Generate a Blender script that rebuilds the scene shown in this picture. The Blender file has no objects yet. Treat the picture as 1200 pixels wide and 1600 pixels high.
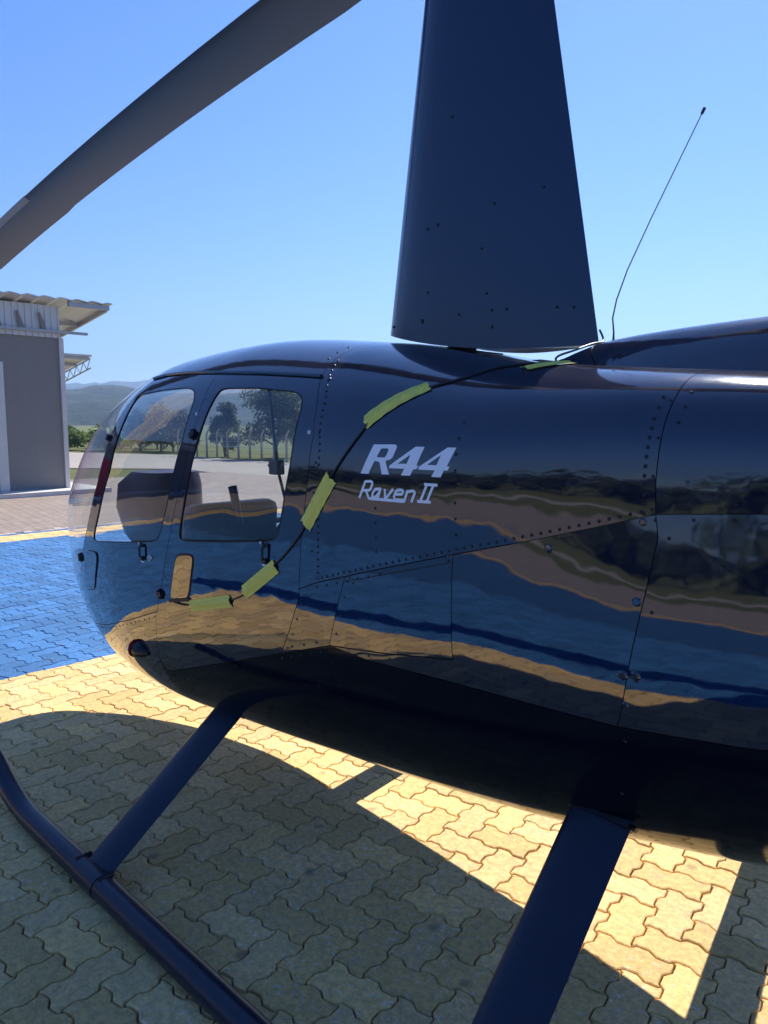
import bpy, bmesh, math, random
import numpy as np
from mathutils import Vector
from mathutils.geometry import delaunay_2d_cdt
R = math.radians
rng = np.random.default_rng(7)
random.seed(7)
scene = bpy.context.scene
COL = scene.collection

# ------------------------------------------------------------------ camera, sky, sun, exposure
cam = bpy.data.cameras.new('camera')
cam.sensor_fit = 'VERTICAL'; cam.sensor_height = 36.0; cam.lens = 1170 / 1600 * 36.0
cam.clip_start = 0.05; cam.clip_end = 20000
camo = bpy.data.objects.new('camera', cam); COL.objects.link(camo)
camo.location = (1.78, -2.05, 1.60)
camo.rotation_euler = (R(90 - 6.82), 0, R(44.5))
scene.camera = camo

SUNV = Vector((-.35, .94, 1.0)).normalized()          # towards the sun
world = bpy.data.worlds.new('World'); scene.world = world; world.use_nodes = True
wn = world.node_tree.nodes; wl = world.node_tree.links; wn.clear()
sky = wn.new('ShaderNodeTexSky'); sky.sky_type = 'NISHITA'; sky.sun_disc = False
sky.sun_elevation = math.asin(SUNV.z); sky.sun_rotation = math.atan2(SUNV.x, SUNV.y)
sky.altitude = 600; sky.air_density = 1.0; sky.dust_density = 0.15; sky.ozone_density = 5.0
bg = wn.new('ShaderNodeBackground'); bg.inputs[1].default_value = 0.071
wo = wn.new('ShaderNodeOutputWorld')
hs = wn.new('ShaderNodeHueSaturation'); hs.inputs['Saturation'].default_value = 1.31; hs.inputs['Hue'].default_value = .514
wl.new(sky.outputs[0], hs.inputs['Color']); wl.new(hs.outputs[0], bg.inputs[0]); wl.new(bg.outputs[0], wo.inputs[0])
sun = bpy.data.lights.new('sun', 'SUN'); sun.energy = 4.0; sun.angle = R(0.53); sun.color = (1.0, .95, .87)
suno = bpy.data.objects.new('sun', sun); COL.objects.link(suno)
suno.rotation_euler = (-SUNV).to_track_quat('-Z', 'Y').to_euler(); suno.location = (0, 0, 30)
vs = scene.view_settings
vs.view_transform = 'Standard'; vs.look = 'None'; vs.exposure = 1.25; vs.gamma = 1; vs.use_curve_mapping = False

# ------------------------------------------------------------------ materials
class NT:
    """small helper round a node tree"""
    def __init__(s, name):
        s.m = bpy.data.materials.new(name); s.m.use_nodes = True
        s.t = s.m.node_tree; s.t.nodes.clear()
        s.out = s.t.nodes.new('ShaderNodeOutputMaterial')
    def n(s, typ, **kw):
        o = s.t.nodes.new('ShaderNode' + typ)
        for k, v in kw.items():
            if k.startswith('i_'):
                key = k[2:]; key = int(key) if key.isdigit() else key.replace('_', ' ')
                s.set(o.inputs[key], v)
            else: setattr(o, k, v)
        return o
    def set(s, sock, v):
        if isinstance(v, bpy.types.NodeSocket): s.t.links.new(v, sock)
        else: sock.default_value = v
    def math(s, op, a, b=0.0, c=None, clamp=False):
        o = s.n('Math', operation=op, use_clamp=clamp); s.set(o.inputs[0], a); s.set(o.inputs[1], b)
        if c is not None: s.set(o.inputs[2], c)
        return o.outputs[0]
    def mix(s, f, a, b, bt='MIX'):
        o = s.n('Mix', data_type='RGBA', blend_type=bt); s.set(o.inputs[0], f); s.set(o.inputs[6], a); s.set(o.inputs[7], b)
        return o.outputs[2]
    def noise(s, scale, detail=3, rough=.55, vec=None, out=0):
        o = s.n('TexNoise'); o.inputs['Scale'].default_value = scale; o.inputs['Detail'].default_value = detail
        o.inputs['Roughness'].default_value = rough
        if vec is not None: s.t.links.new(vec, o.inputs['Vector'])
        return o.outputs[out]
    def ramp(s, fac, stops):
        o = s.n('ValToRGB'); s.t.links.new(fac, o.inputs[0]); e = o.color_ramp.elements
        while len(e) < len(stops): e.new(.5)
        for k, (p, c) in enumerate(stops):
            e[k].position = p; e[k].color = (c, c, c, 1) if not hasattr(c, '__len__') else (*c, 1)
        return o.outputs[0]
    def pos(s): return s.n('NewGeometry').outputs['Position']
    def obj(s): return s.n('TexCoord').outputs['Object']
    def bump(s, h, strength, dist, normal=None):
        o = s.n('Bump'); o.inputs['Strength'].default_value = strength; o.inputs['Distance'].default_value = dist
        s.t.links.new(h, o.inputs['Height'])
        if normal is not None: s.t.links.new(normal, o.inputs['Normal'])
        return o.outputs[0]
    def pbsdf(s, color, rough=.5, metal=0., spec=.5, ior=1.5, coat=0., coat_r=.03, normal=None, **kw):
        b = s.n('BsdfPrincipled')
        s.set(b.inputs['Base Color'], (*color, 1) if isinstance(color, tuple) and len(color) == 3 else color)
        s.set(b.inputs['Roughness'], rough); s.set(b.inputs['Metallic'], metal); s.set(b.inputs['IOR'], ior)
        s.set(b.inputs['Specular IOR Level'], spec); s.set(b.inputs['Coat Weight'], coat); s.set(b.inputs['Coat Roughness'], coat_r)
        if normal is not None: s.t.links.new(normal, b.inputs['Normal'])
        s.t.links.new(b.outputs[0], s.out.inputs[0])
        return s.m

def simple(name, col, rough=.5, metal=0., var=.15, nscale=8, bump=0., **kw):
    t = NT(name); p = t.obj()
    f = t.noise(nscale, 4, .6, p)
    c = t.mix(f, (*[v * (1 - var) for v in col], 1), (*[min(1, v * (1 + var)) for v in col], 1))
    nrm = t.bump(t.noise(nscale * 6, 3, .6, p), 1, bump) if bump else None
    return t.pbsdf(c, rough, metal, normal=nrm, **kw)

def paint_material():
    t = NT('navy_gloss_paint'); p = t.obj()
    # gentle oil-canning of the thin skin, orange peel, and a film of dust on what faces up
    h1 = t.noise(3.1, 1, .4, p); h2 = t.noise(13, 1, .4, p); h3 = t.noise(420, 2, .5, p)
    n1 = t.bump(h1, 1, .0020); n2 = t.bump(h2, 1, .0007, n1); n3 = t.bump(h3, .35, .00003, n2)
    up = t.n('SeparateXYZ'); t.t.links.new(t.n('NewGeometry').outputs['Normal'], up.inputs[0])
    du = t.math('SMOOTH_MIN', t.math('MULTIPLY', t.math('MAXIMUM', t.math('SUBTRACT', up.outputs[2], .25), 0.), .8), .5, .1)
    spk = t.math('MULTIPLY', t.noise(260, 2, .6, p), t.noise(5, 3, .6, p))
    dust = t.math('MULTIPLY', du, t.math('MULTIPLY', spk, 1.0), clamp=True)
    col = t.mix(dust, (.0035, .0075, .028, 1), (.20, .17, .15, 1))
    rough = t.math('ADD', .022, t.math('ADD', t.math('MULTIPLY', dust, .35), t.math('MULTIPLY', du, .045)))
    return t.pbsdf(col, rough, ior=1.92, coat=.0, normal=n3)

def glass_material(name, tint, gloss=1.0):
    t = NT(name)
    tr = t.n('BsdfTransparent'); tr.inputs[0].default_value = (*tint, 1)
    gl = t.n('BsdfGlossy'); gl.inputs['Roughness'].default_value = .01; gl.inputs[0].default_value = (1, 1, 1, 1)
    fr = t.n('Fresnel'); t.set(fr.inputs[0], t.math('ADD', 1.62, t.math('MULTIPLY', t.n('NewGeometry').outputs['Backfacing'], 1 / 1.62 - 1.62)))   # same reflectance seen from inside
    nz = t.bump(t.noise(2.6, 1, .4, t.obj()), 1, .004); t.t.links.new(nz, gl.inputs['Normal'])
    # haze of fine dust on the acrylic
    df = t.n('BsdfDiffuse'); df.inputs[0].default_value = (.6, .58, .55, 1)
    m0 = t.n('MixShader'); dsm = t.ramp(t.noise(3, 4, .7, t.obj()), [(.35, 0.0), (.8, .05)])
    t.t.links.new(dsm, m0.inputs[0]); t.t.links.new(tr.outputs[0], m0.inputs[1]); t.t.links.new(df.outputs[0], m0.inputs[2])
    m = t.n('MixShader'); t.set(m.inputs[0], t.math('MULTIPLY', fr.outputs[0], gloss, clamp=True))
    t.t.links.new(m0.outputs[0], m.inputs[1]); t.t.links.new(gl.outputs[0], m.inputs[2])
    t.t.links.new(m.outputs[0], t.out.inputs[0])
    return t.m

YEL = (.93, .605, .225); BLU = (.045, .185, .42); TAN = (.50, .40, .33)
PADC = (0.0, .57)                              # centre of the painted pad
def paving_material(name, far=False):
    t = NT(name); p = t.pos(); s = t.n('SeparateXYZ'); t.t.links.new(p, s.inputs[0])
    jit = t.math('MULTIPLY', t.math('SUBTRACT', t.noise(9, 3, .6, p), .5), .05)
    ax = t.math('ABSOLUTE', t.math('SUBTRACT', s.outputs[0], PADC[0])); ay = t.math('ABSOLUTE', t.math('SUBTRACT', s.outputs[1], PADC[1]))
    m = t.math('ADD', t.math('MAXIMUM', ax, ay), jit)
    inner = t.math('LESS_THAN', m, 3.1); pad = t.math('LESS_THAN', m, 9.57)
    line = t.math('MULTIPLY', t.math('GREATER_THAN', m, 8.87), t.math('LESS_THAN', m, 9.42))
    yel = t.math('MAXIMUM', inner, line)
    rnd = t.n('Attribute', attribute_name='rnd').outputs['Fac']
    v = t.math('ADD', .74, t.math('MULTIPLY', rnd, .36))
    cloud = t.math('ADD', .74, t.math('MULTIPLY', t.noise(2.3, 5, .65, p), .50))
    grain = t.math('MINIMUM', t.math('MAXIMUM', t.math('ADD', -.08, t.math('MULTIPLY', t.noise(42, 8, .82, p), 2.1)), .5), 1.22)
    v = t.math('MULTIPLY', t.math('MULTIPLY', v, cloud), grain)
    base = t.mix(pad, (*TAN, 1), t.mix(yel, (*BLU, 1), (*YEL, 1)))
    # paint rubbed through to concrete here and there, oil drips, white scuffs
    wear = t.math('MULTIPLY', t.ramp(t.noise(16, 6, .75, p), [(.52, 0.), (.74, .45)]), t.math('ADD', .12, t.math('MULTIPLY', yel, .88)))
    base = t.mix(wear, base, (.52, .42, .33, 1))
    base = t.mix(t.ramp(t.noise(130, 5, .75, p), [(.54, 0.), (.70, .5)]), base, (.22, .18, .11, 1))
    tint = t.n('Attribute', attribute_name='rnd').outputs['Fac']
    base = t.mix(t.math('MULTIPLY', t.math('GREATER_THAN', t.math('FRACT', t.math('MULTIPLY', tint, 7.3)), .62), t.math('MULTIPLY', yel, .14)), base, (.62, .50, .40, 1))
    vor = t.n('TexVoronoi', feature='DISTANCE_TO_EDGE' if False else 'F1'); vor.inputs['Scale'].default_value = 5.5; t.t.links.new(p, vor.inputs['Vector'])
    wob = t.math('ADD', vor.outputs['Distance'], t.math('MULTIPLY', t.noise(30, 3, .6, p), .10))
    drip = t.ramp(wob, [(.13, .5), (.19, 0.)])
    base = t.mix(t.math('MULTIPLY', drip, t.ramp(t.noise(1.1, 2, .5, p), [(.36, 0.), (.52, 1.)])), base, (.15, .13, .10, 1))
    scz = t.math('MULTIPLY', t.ramp(t.noise(34, 5, .72, p), [(.57, 0.), (.66, .8)]), t.ramp(t.noise(.8, 2, .5, p), [(.44, 0.), (.58, 1.)]))
    base = t.mix(t.math('MULTIPLY', scz, t.math('ADD', .1, t.math('MULTIPLY', yel, .9))), base, (.85, .80, .74, 1))
    col = t.mix(1.0, base, t.n('CombineColor', i_0=v, i_1=v, i_2=v).outputs[0], 'MULTIPLY')
    h = t.math('ADD', t.math('MULTIPLY', t.noise(60, 5, .7, p), .6), t.math('MULTIPLY', t.noise(350, 3, .6, p), .4))
    nrm = t.bump(h, .9, .0034)
    if far:
        br = t.n('TexBrick'); br.inputs['Scale'].default_value = 1.0; br.inputs['Brick Width'].default_value = .236; br.inputs['Row Height'].default_value = .118
        br.inputs['Mortar Size'].default_value = .012; br.inputs['Color1'].default_value = (1, 1, 1, 1); br.inputs['Color2'].default_value = (.82, .82, .82, 1); br.inputs['Mortar'].default_value = (.42, .42, .42, 1)
        mp = t.n('Mapping'); mp.inputs['Rotation'].default_value = (0, 0, R(53.5)); t.t.links.new(p, mp.inputs[0]); t.t.links.new(mp.outputs[0], br.inputs[0])
        col = t.mix(1.0, col, br.outputs[0], 'MULTIPLY')
    return t.pbsdf(col, .78, spec=.35, normal=nrm)

def ground_material(name, c1, c2, scale, bump=.02, rough=.95):
    t = NT(name); p = t.pos()
    f = t.ramp(t.noise(scale, 6, .65, p), [(.3, 0.), (.7, 1.)])
    f2 = t.noise(scale * .08, 3, .6, p)
    c = t.mix(f, (*c1, 1), (*c2, 1)); c = t.mix(t.math('MULTIPLY', f2, .5), c, (*[v * .55 for v in c1], 1))
    return t.pbsdf(c, rough, spec=.2, normal=t.bump(t.noise(scale * 4, 5, .7, p), 1, bump))

def leaf_material(name, c1, c2):
    t = NT(name); rnd = t.n('Attribute', attribute_name='rnd').outputs['Fac']
    c = t.mix(rnd, (*c1, 1), (*c2, 1))
    b = t.n('BsdfPrincipled'); t.set(b.inputs['Base Color'], c); b.inputs['Roughness'].default_value = .55; b.inputs['Specular IOR Level'].default_value = .3
    tr = t.n('BsdfTranslucent'); t.set(tr.inputs[0], c)
    m = t.n('MixShader'); m.inputs[0].default_value = .35
    t.t.links.new(b.outputs[0], m.inputs[1]); t.t.links.new(tr.outputs[0], m.inputs[2]); t.t.links.new(m.outputs[0], t.out.inputs[0])
    return t.m

M = {}
M['paint'] = paint_material()
M['inner'] = simple('cabin_lining', (.012, .012, .014), .7)
M['seat'] = simple('black_leather', (.014, .014, .016), .42, nscale=20, bump=.0008)
M['glass'] = glass_material('clear_acrylic', (.86, .90, .92), 1.0)
M['seam'] = simple('seam_rubber', (.004, .004, .005), .6)
M['black'] = simple('black_fitting', (.008, .008, .01), .35)
M['blade'] = simple('blade_grey_paint', (.016, .021, .032), .34, nscale=3, var=.2)
M['bladelight'] = simple('blade_erosion_strip', (.20, .20, .20), .4, nscale=6)
M['fair'] = None
M['steel'] = simple('bare_steel', (.55, .55, .56), .3, metal=1.)
M['white'] = simple('white_decal', (.92, .93, .95), .5, var=.03)
M['tape'] = None
M['gear'] = simple('navy_satin_paint', (.010, .014, .034), .32, nscale=5, var=.2)
M['cord'] = simple('black_cord', (.006, .006, .007), .45)
M['red'] = simple('red_lens', (.55, .02, .015), .1, coat=1.)
def tape_material():
    t = NT('masking_tape'); p = t.obj()
    w = t.n('TexWave', wave_type='BANDS'); w.inputs['Scale'].default_value = 60; w.inputs['Distortion'].default_value = 9; w.inputs['Detail'].default_value = 3; t.t.links.new(p, w.inputs[0])
    c = t.mix(t.noise(40, 4, .6, p), (.98, .86, .11, 1), (1.0, .92, .22, 1))
    return t.pbsdf(c, .7, normal=t.bump(t.math('ADD', w.outputs[1], t.noise(90, 3, .6, p)), .9, .0022))
M['tape'] = tape_material()
M['pave'] = paving_material('paver_concrete')
M['pavefar'] = paving_material('far_paving', True)
M['bed'] = simple('joint_sand', (.12, .105, .07), .95, nscale=60, var=.4)
M['grass'] = ground_material('dry_grass', (.10, .125, .03), (.20, .19, .065), 3.0, .05)
M['road'] = ground_material('dirt_road', (.36, .32, .28), (.46, .41, .35), 1.2, .01)

# ------------------------------------------------------------------ mesh helpers
def link(name, me, parent=None, mats=()):
    for m in mats: me.materials.append(m)
    o = bpy.data.objects.new(name, me); COL.objects.link(o)
    if parent is not None: o.parent = parent
    return o
def tag(o, label=None, cat=None, group=None, kind=None):
    if label: o['label'] = label
    if cat: o['category'] = cat
    if group: o['group'] = group
    if kind: o['kind'] = kind
    return o
def empty(name, loc=(0, 0, 0), label=None, cat=None, group=None):
    o = bpy.data.objects.new(name, None); COL.objects.link(o); o.location = loc; o.empty_display_size = .2
    return tag(o, label, cat, group)
class MB:
    """collects polygons, builds ONE mesh object"""
    def __init__(s): s.v = []; s.f = []; s.sm = []
    def add(s, vs, fs, smooth=False):
        b = len(s.v); s.v += [tuple(map(float, v)) for v in vs]
        s.f += [tuple(b + i for i in f) for f in fs]; s.sm += [smooth] * len(fs); return s
    def box(s, lo, hi, ax=None, o=(0, 0, 0)):
        P = [(x, y, z) for x in (lo[0], hi[0]) for y in (lo[1], hi[1]) for z in (lo[2], hi[2])]
        if ax is not None:
            A = np.array(ax, float); P = [tuple(np.array(o) + p[0] * A[0] + p[1] * A[1] + p[2] * A[2]) for p in P]
        return s.add(P, [(0, 1, 3, 2), (4, 6, 7, 5), (0, 4, 5, 1), (2, 3, 7, 6), (0, 2, 6, 4), (1, 5, 7, 3)])
    def tube(s, pts, r, n=10, cap=True):
        pts = [np.array(p, float) for p in pts]; rr = r if hasattr(r, '__len__') else [r] * len(pts)
        ref = None; rings = []
        for i, p in enumerate(pts):
            t = pts[min(i + 1, len(pts) - 1)] - pts[max(i - 1, 0)]; t /= np.linalg.norm(t)
            if ref is None: ref = np.array((0, 0, 1.)) if abs(t[2]) < .9 else np.array((1., 0, 0))
            u = np.cross(t, ref); u /= np.linalg.norm(u); w = np.cross(u, t); ref = w
            rings.append([p + rr[i] * (math.cos(a) * u + math.sin(a) * w) for a in np.linspace(0, 2 * math.pi, n, endpoint=False)])
        s.loft(rings, cap, smooth=True); return s
    def loft(s, rings, cap=True, smooth=True, closed=True):
        n = len(rings[0]); vs = [p for r in rings for p in r]; fs = []
        for i in range(len(rings) - 1):
            for j in range(n if closed else n - 1):
                k = (j + 1) % n; fs.append((i * n + j, i * n + k, (i + 1) * n + k, (i + 1) * n + j))
        s.add(vs, fs, smooth)
        if cap:
            s.add(rings[0], [tuple(range(n))[::-1]], False); s.add(rings[-1], [tuple(range(n))], False)
        return s
    def build(s, name, mat, parent=None, bevel=0.):
        me = bpy.data.meshes.new(name); me.from_pydata(s.v, [], s.f); me.polygons.foreach_set('use_smooth', s.sm)
        bm = bmesh.new(); bm.from_mesh(me); bmesh.ops.remove_doubles(bm, verts=bm.verts, dist=1e-6)
        bmesh.ops.recalc_face_normals(bm, faces=bm.faces)
        if bevel: bmesh.ops.bevel(bm, geom=bm.edges[:], offset=bevel, segments=2, affect='EDGES', profile=.5)
        bm.to_mesh(me); bm.free()
        if any(s.sm): me.set_sharp_from_angle(angle=R(38))
        return link(name, me, parent, [mat] if not isinstance(mat, (list, tuple)) else mat)

# ------------------------------------------------------------------ the setting: ground, pad, roads, hills
def sheet(name, poly, z, mat, kind='structure', thick=None):
    mb = MB(); mb.add([(x, y, z) for x, y in poly], [tuple(range(len(poly)))])
    me = bpy.data.meshes.new(name); me.from_pydata(mb.v, [], mb.f)
    return tag(link(name, me, None, [mat]), kind=kind)
def rect(x0, x1, y0, y1): return [(x0, y0), (x1, y0), (x1, y1), (x0, y1)]
sheet('ground', rect(-2560, 2560, -2560, 2560), -.06, M['grass'])
sheet('road', [(-90, -8), (-60, -2), (-26.5, 8.2), (-22.3, 11.6), (40, 11.6), (40, 17.2), (-24, 17.0), (-33, 17.6), (-41, 14.8), (-60, 9), (-90, 0)], -.034, M['road'])
sheet('service_road', rect(-80, 80, -21.6, -19.4), -.034, M['road'])
# pad geometry: pavers are modelled inside this rectangle; paving further out is a sheet
PX0, PX1, PY0, PY1 = -9.7, 3.6, -5.2, 4.6
FX0, FX1, FY0, FY1 = -19.3, 26, -14.8, 11.7
pav = empty('paving'); pav['kind'] = 'structure'
farm = MB()
for r_ in (rect(FX0, PX0, FY0, FY1), rect(PX1, FX1, FY0, FY1), rect(PX0, PX1, FY0, PY0), rect(PX0, PX1, PY1, FY1)):
    farm.add([(x, y, -.006) for x, y in r_], [(0, 1, 2, 3)])
fo = farm.build('outer_paving', M['pavefar'], None); tag(fo, kind='structure')
sheet('joint_bed', rect(PX0, PX1, PY0, PY1), -.014, M['bed'])

U = .118; ROT = R(8.5); G = [(0, 0), (.07, .070), (.385, .080), (.60, -.080), (.93, -.070)]
def tile_outline(vertical):
    # herringbone 2x1 tile whose every unit edge is a zigzag; returns outline in units with the lower-left cell at 0,0
    pts = []
    def h(a, b): return [(a + t, b + g) for t, g in G]
    def v(a, b): return [(a - g, b + t) for t, g in G]
    def rev(f, a, b):     # same edge walked backwards
        if f is h: return [(a + t, b + g) for t, g in ([(1, 0)] + G[:0:-1])]
        return [(a - g, b + t) for t, g in ([(1, 0)] + G[:0:-1])]
    W, H = (1, 2) if vertical else (2, 1)
    for i in range(W): pts += h(i, 0)
    for j in range(H): pts += v(W, j)
    for i in range(W - 1, -1, -1): pts += rev(h, i, H)
    for j in range(H - 1, -1, -1): pts += rev(v, 0, j)
    return np.array(pts)
def inset(poly, d):
    n = len(poly); out = []
    for i in range(n):
        a, b, c = poly[i - 1], poly[i], poly[(i + 1) % n]
        e1 = (b - a) / np.linalg.norm(b - a); e2 = (c - b) / np.linalg.norm(c - b)
        n1 = np.array((-e1[1], e1[0])); n2 = np.array((-e2[1], e2[0])); k = n1 + n2; k /= max(1e-6, np.dot(k, n1))
        L = np.linalg.norm(k); k = k if L < 1.8 else k / L * 1.8
        out.append(b + k * d)
    return np.array(out)
def tile_template(vertical, deep):
    c = np.array((.5, 1.) if vertical else (1., .5))
    o = (tile_outline(vertical) - c) * U; n = len(o)
    rings = [(inset(o, .0070), 0.), (inset(o, .0032), -.0020), (inset(o, .0019), -.0075)]
    if deep: rings.append((inset(o, .0019), -.05))
    V = np.vstack([np.c_[r, np.full(n, z)] for r, z in rings]); F = [tuple(range(n))]
    for k in range(len(rings) - 1):
        F += [(k * n + i, (k + 1) * n + i, (k + 1) * n + (i + 1) % n, k * n + (i + 1) % n) for i in range(n)]
    return V, F
cr, sr = math.cos(ROT), math.sin(ROT)
def tiles():
    out = []
    N = 150
    for i in range(-N, N):
        for j in range(-N, N):
            k = (i - j) % 4
            if k == 0: c = ((i + 1) * U, (j + .5) * U, 0)
            elif k == 3: c = ((i + .5) * U, (j + 1) * U, 1)
            else: continue
            x = c[0] * cr - c[1] * sr; y = c[0] * sr + c[1] * cr
            if PX0 < x < PX1 and PY0 < y < PY1: out.append((x, y, c[2]))
    return out
T = tiles()
CA, SA = math.cos(R(44.5)), math.sin(R(44.5))
def view_key(t):
    dx, dy = t[0] - 1.78, t[1] + 2.05; r = dx * CA + dy * SA; f = -dx * SA + dy * CA
    d = f * math.cos(R(6.82)) + 1.6 * math.sin(R(6.82)); u = f * math.sin(R(6.82)) - 1.6 * math.cos(R(6.82))
    if d < .3: return 1e9
    px, py = 600 + 1170 * r / d, 800 - 1170 * u / d
    if -60 < px < 1260 and 780 < py < 1680:
        if 330 < px < 1260 and py < 1105 + max(0, px - 330) * .30 - 10: return 500 + d    # hidden behind the fuselage
        return d
    return 1e9
T.sort(key=view_key)
near, rest = T[:300], T[300:]
variants = []
for v in (0, 1):
    V, F = tile_template(v, True)
    for k in range(8):
        me = bpy.data.meshes.new('paver'); Vk = V.copy()
        tl = rng.normal(0, .006, 2); Vk[:, 2] += Vk[:, 0] * tl[0] + Vk[:, 1] * tl[1]
        me.from_pydata(Vk.tolist(), [], F); me.materials.append(M['pave'])
        at = me.attributes.new('rnd', 'FLOAT', 'POINT'); at.data.foreach_set('value', np.full(len(V), rng.random(), np.float32))
        variants.append(me)
for x, y, v in near:
    o = bpy.data.objects.new('paver', variants[v * 8 + rng.integers(8)]); COL.objects.link(o); o.parent = pav
    o.location = (x, y, rng.normal(0, .0012)); o.rotation_euler = (0, 0, ROT + rng.normal(0, .006) + (math.pi if rng.random() < .5 else 0))
def mass_tiles(lst, name):
    vs, fs, rn = [], [], []; base = 0
    for v in (0, 1):
        V, F = tile_template(v, False)
        sub = np.array([(x, y) for x, y, q in lst if q == v]); n = len(sub)
        ang = ROT + rng.normal(0, .006, n); tl = rng.normal(0, .006, (n, 2)); dz = rng.normal(0, .0012, n)
        X = sub[:, 0, None] + V[None, :, 0] * np.cos(ang)[:, None] - V[None, :, 1] * np.sin(ang)[:, None]
        Y = sub[:, 1, None] + V[None, :, 0] * np.sin(ang)[:, None] + V[None, :, 1] * np.cos(ang)[:, None]
        Zz = V[None, :, 2] + dz[:, None] + V[None, :, 0] * tl[:, :1] + V[None, :, 1] * tl[:, 1:]
        vs.append(np.stack([X, Y, Zz], -1).reshape(-1, 3)); rn.append(np.repeat(rng.random(n), len(V)))
        for q in range(n):
            b = base + q * len(V); fs += [tuple(b + i for i in f) for f in F]
        base += n * len(V)
    vs = np.vstack(vs); me = bpy.data.meshes.new(name); me.from_pydata(vs.tolist(), [], fs)
    at = me.attributes.new('rnd', 'FLOAT', 'POINT'); at.data.foreach_set('value', np.concatenate(rn).astype(np.float32))
    return tag(link(name, me, pav, [M['pave']]), kind='stuff')
mass_tiles(rest, 'pavers')

# hills all round the valley
def fbm1(x, seed, octs=6, s0=1.):
    g = np.random.default_rng(seed); y = 0 * x; a = 1.; s = s0
    for _ in range(octs):
        ph = g.random(4) * 6.28
        y = y + a * (np.sin(x * s + ph[0]) + .6 * np.sin(x * s * 1.7 + ph[1]) + .4 * np.sin(x * s * 2.63 + ph[2])) ; a *= .5; s *= 2.1
    return y / 3
def hill_ring(name, r0, r1, h, seed, mat, a0=0, a1=360, n=900):
    an = np.radians(np.linspace(a0, a1, n)); K = 26
    prof = np.linspace(0, 1, K); vs = []
    ridge = h * (.62 + .30 * fbm1(an, seed, 6, 5.)); ridge = np.maximum(ridge, h * .15)
    for k, q in enumerate(prof):
        rr = r0 + (r1 - r0) * q
        spur = 1 + .16 * fbm1(an + q * .5, seed + 3, 5, 26.) * math.sin(q * math.pi)
        fine = (h * .018) * fbm1(an * 1.0 + q * 9, seed + 9, 4, 240.) * (.2 + q)
        z = ridge * (1 - (1 - q) ** 1.6) * spur + fine * min(1, q * 4)
        vs.append(np.stack([rr * np.cos(an), rr * np.sin(an), z - 1.0], -1))
    vs = np.vstack(vs); fs = []
    for k in range(K - 1):
        for i in range(n - 1): fs.append((k * n + i, (k + 1) * n + i, (k + 1) * n + i + 1, k * n + i + 1))
    me = bpy.data.meshes.new(name); me.from_pydata(vs.tolist(), [], fs); me.polygons.foreach_set('use_smooth', [True] * len(fs))
    return tag(link(name, me, None, [mat]), kind='structure')
def hill_material():
    t = NT('wooded_hillside'); p = t.pos()
    f = t.ramp(t.noise(.012, 6, .65, p), [(.38, 0.), (.62, 1.)])
    c = t.mix(f, (.022, .036, .016, 1), (.10, .105, .04, 1))
    c = t.mix(t.ramp(t.noise(.09, 5, .7, p), [(.35, .6), (.65, 0.)]), c, (.012, .020, .009, 1))
    return t.pbsdf(c, .95, spec=.1, normal=t.bump(t.noise(.06, 6, .7, p), 1, 9.))
M['hill'] = hill_material()
hill_ring('hills', 420, 900, 54, 3, M['hill'])
hill_ring('far_hills', 1300, 2500, 165, 11, M['hill'])

# ------------------------------------------------------------------ fuselage surface: superelliptic stations, nose at -X
ST = dict(
 x=[-2.653, -2.62, -2.4, -2.05, -1.6, -1.1, -0.6, 0.0, 0.6, 1.2, 1.8, 2.6],
 w=[0.0, 0.173, 0.323, 0.457, 0.584, 0.655, 0.664, 0.653, 0.621, 0.565, 0.488, 0.379],
 zt=[0.924, 1.13, 1.357, 1.603, 1.819, 1.903, 1.922, 1.872, 1.770, 1.715, 1.678, 1.638],
 zb=[0.924, 0.667, 0.486, 0.377, 0.336, 0.325, 0.345, 0.378, 0.418, 0.495, 0.71, 1.03],
 zm=[0.924, 0.951, 1.055, 1.138, 1.224, 1.288, 1.323, 1.329, 1.321, 1.3, 1.28, 1.261],
 nt=[2.0, 2.024, 2.026, 2.034, 2.157, 2.446, 2.65, 2.943, 3.6, 5.6, 6.5, 6.5],
 nb=[2.0, 2.111, 2.277, 2.698, 3.055, 3.084, 2.893, 2.724, 2.544, 2.293, 2.275, 2.22])
def pchip(xs, ys):
    xs = np.array(xs, float); ys = np.array(ys, float); h = np.diff(xs); d = np.diff(ys) / h; m = np.zeros(len(xs))
    for i in range(1, len(xs) - 1):
        if d[i - 1] * d[i] > 0:
            w1 = 2 * h[i] + h[i - 1]; w2 = h[i] + 2 * h[i - 1]; m[i] = (w1 + w2) / (w1 / d[i - 1] + w2 / d[i])
    m[0] = d[0]; m[-1] = d[-1]
    def f(x):
        x = np.clip(x, xs[0], xs[-1]); i = np.clip(np.searchsorted(xs, x) - 1, 0, len(xs) - 2); t = (x - xs[i]) / h[i]
        return (1 + 2 * t) * (1 - t) ** 2 * ys[i] + t * (1 - t) ** 2 * h[i] * m[i] + t * t * (3 - 2 * t) * ys[i + 1] + t * t * (t - 1) * h[i] * m[i + 1]
    return f
XT = ST['x'][0]
qf = lambda x: np.sqrt(np.maximum(np.asarray(x, float) - XT, 0))
FS = {k: pchip(qf(ST['x']), ST[k]) for k in ST if k != 'x'}
def stn(x): Q = qf(x); return [FS[k](Q) for k in ('w', 'zt', 'zb', 'zm', 'nt', 'nb')]
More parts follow.
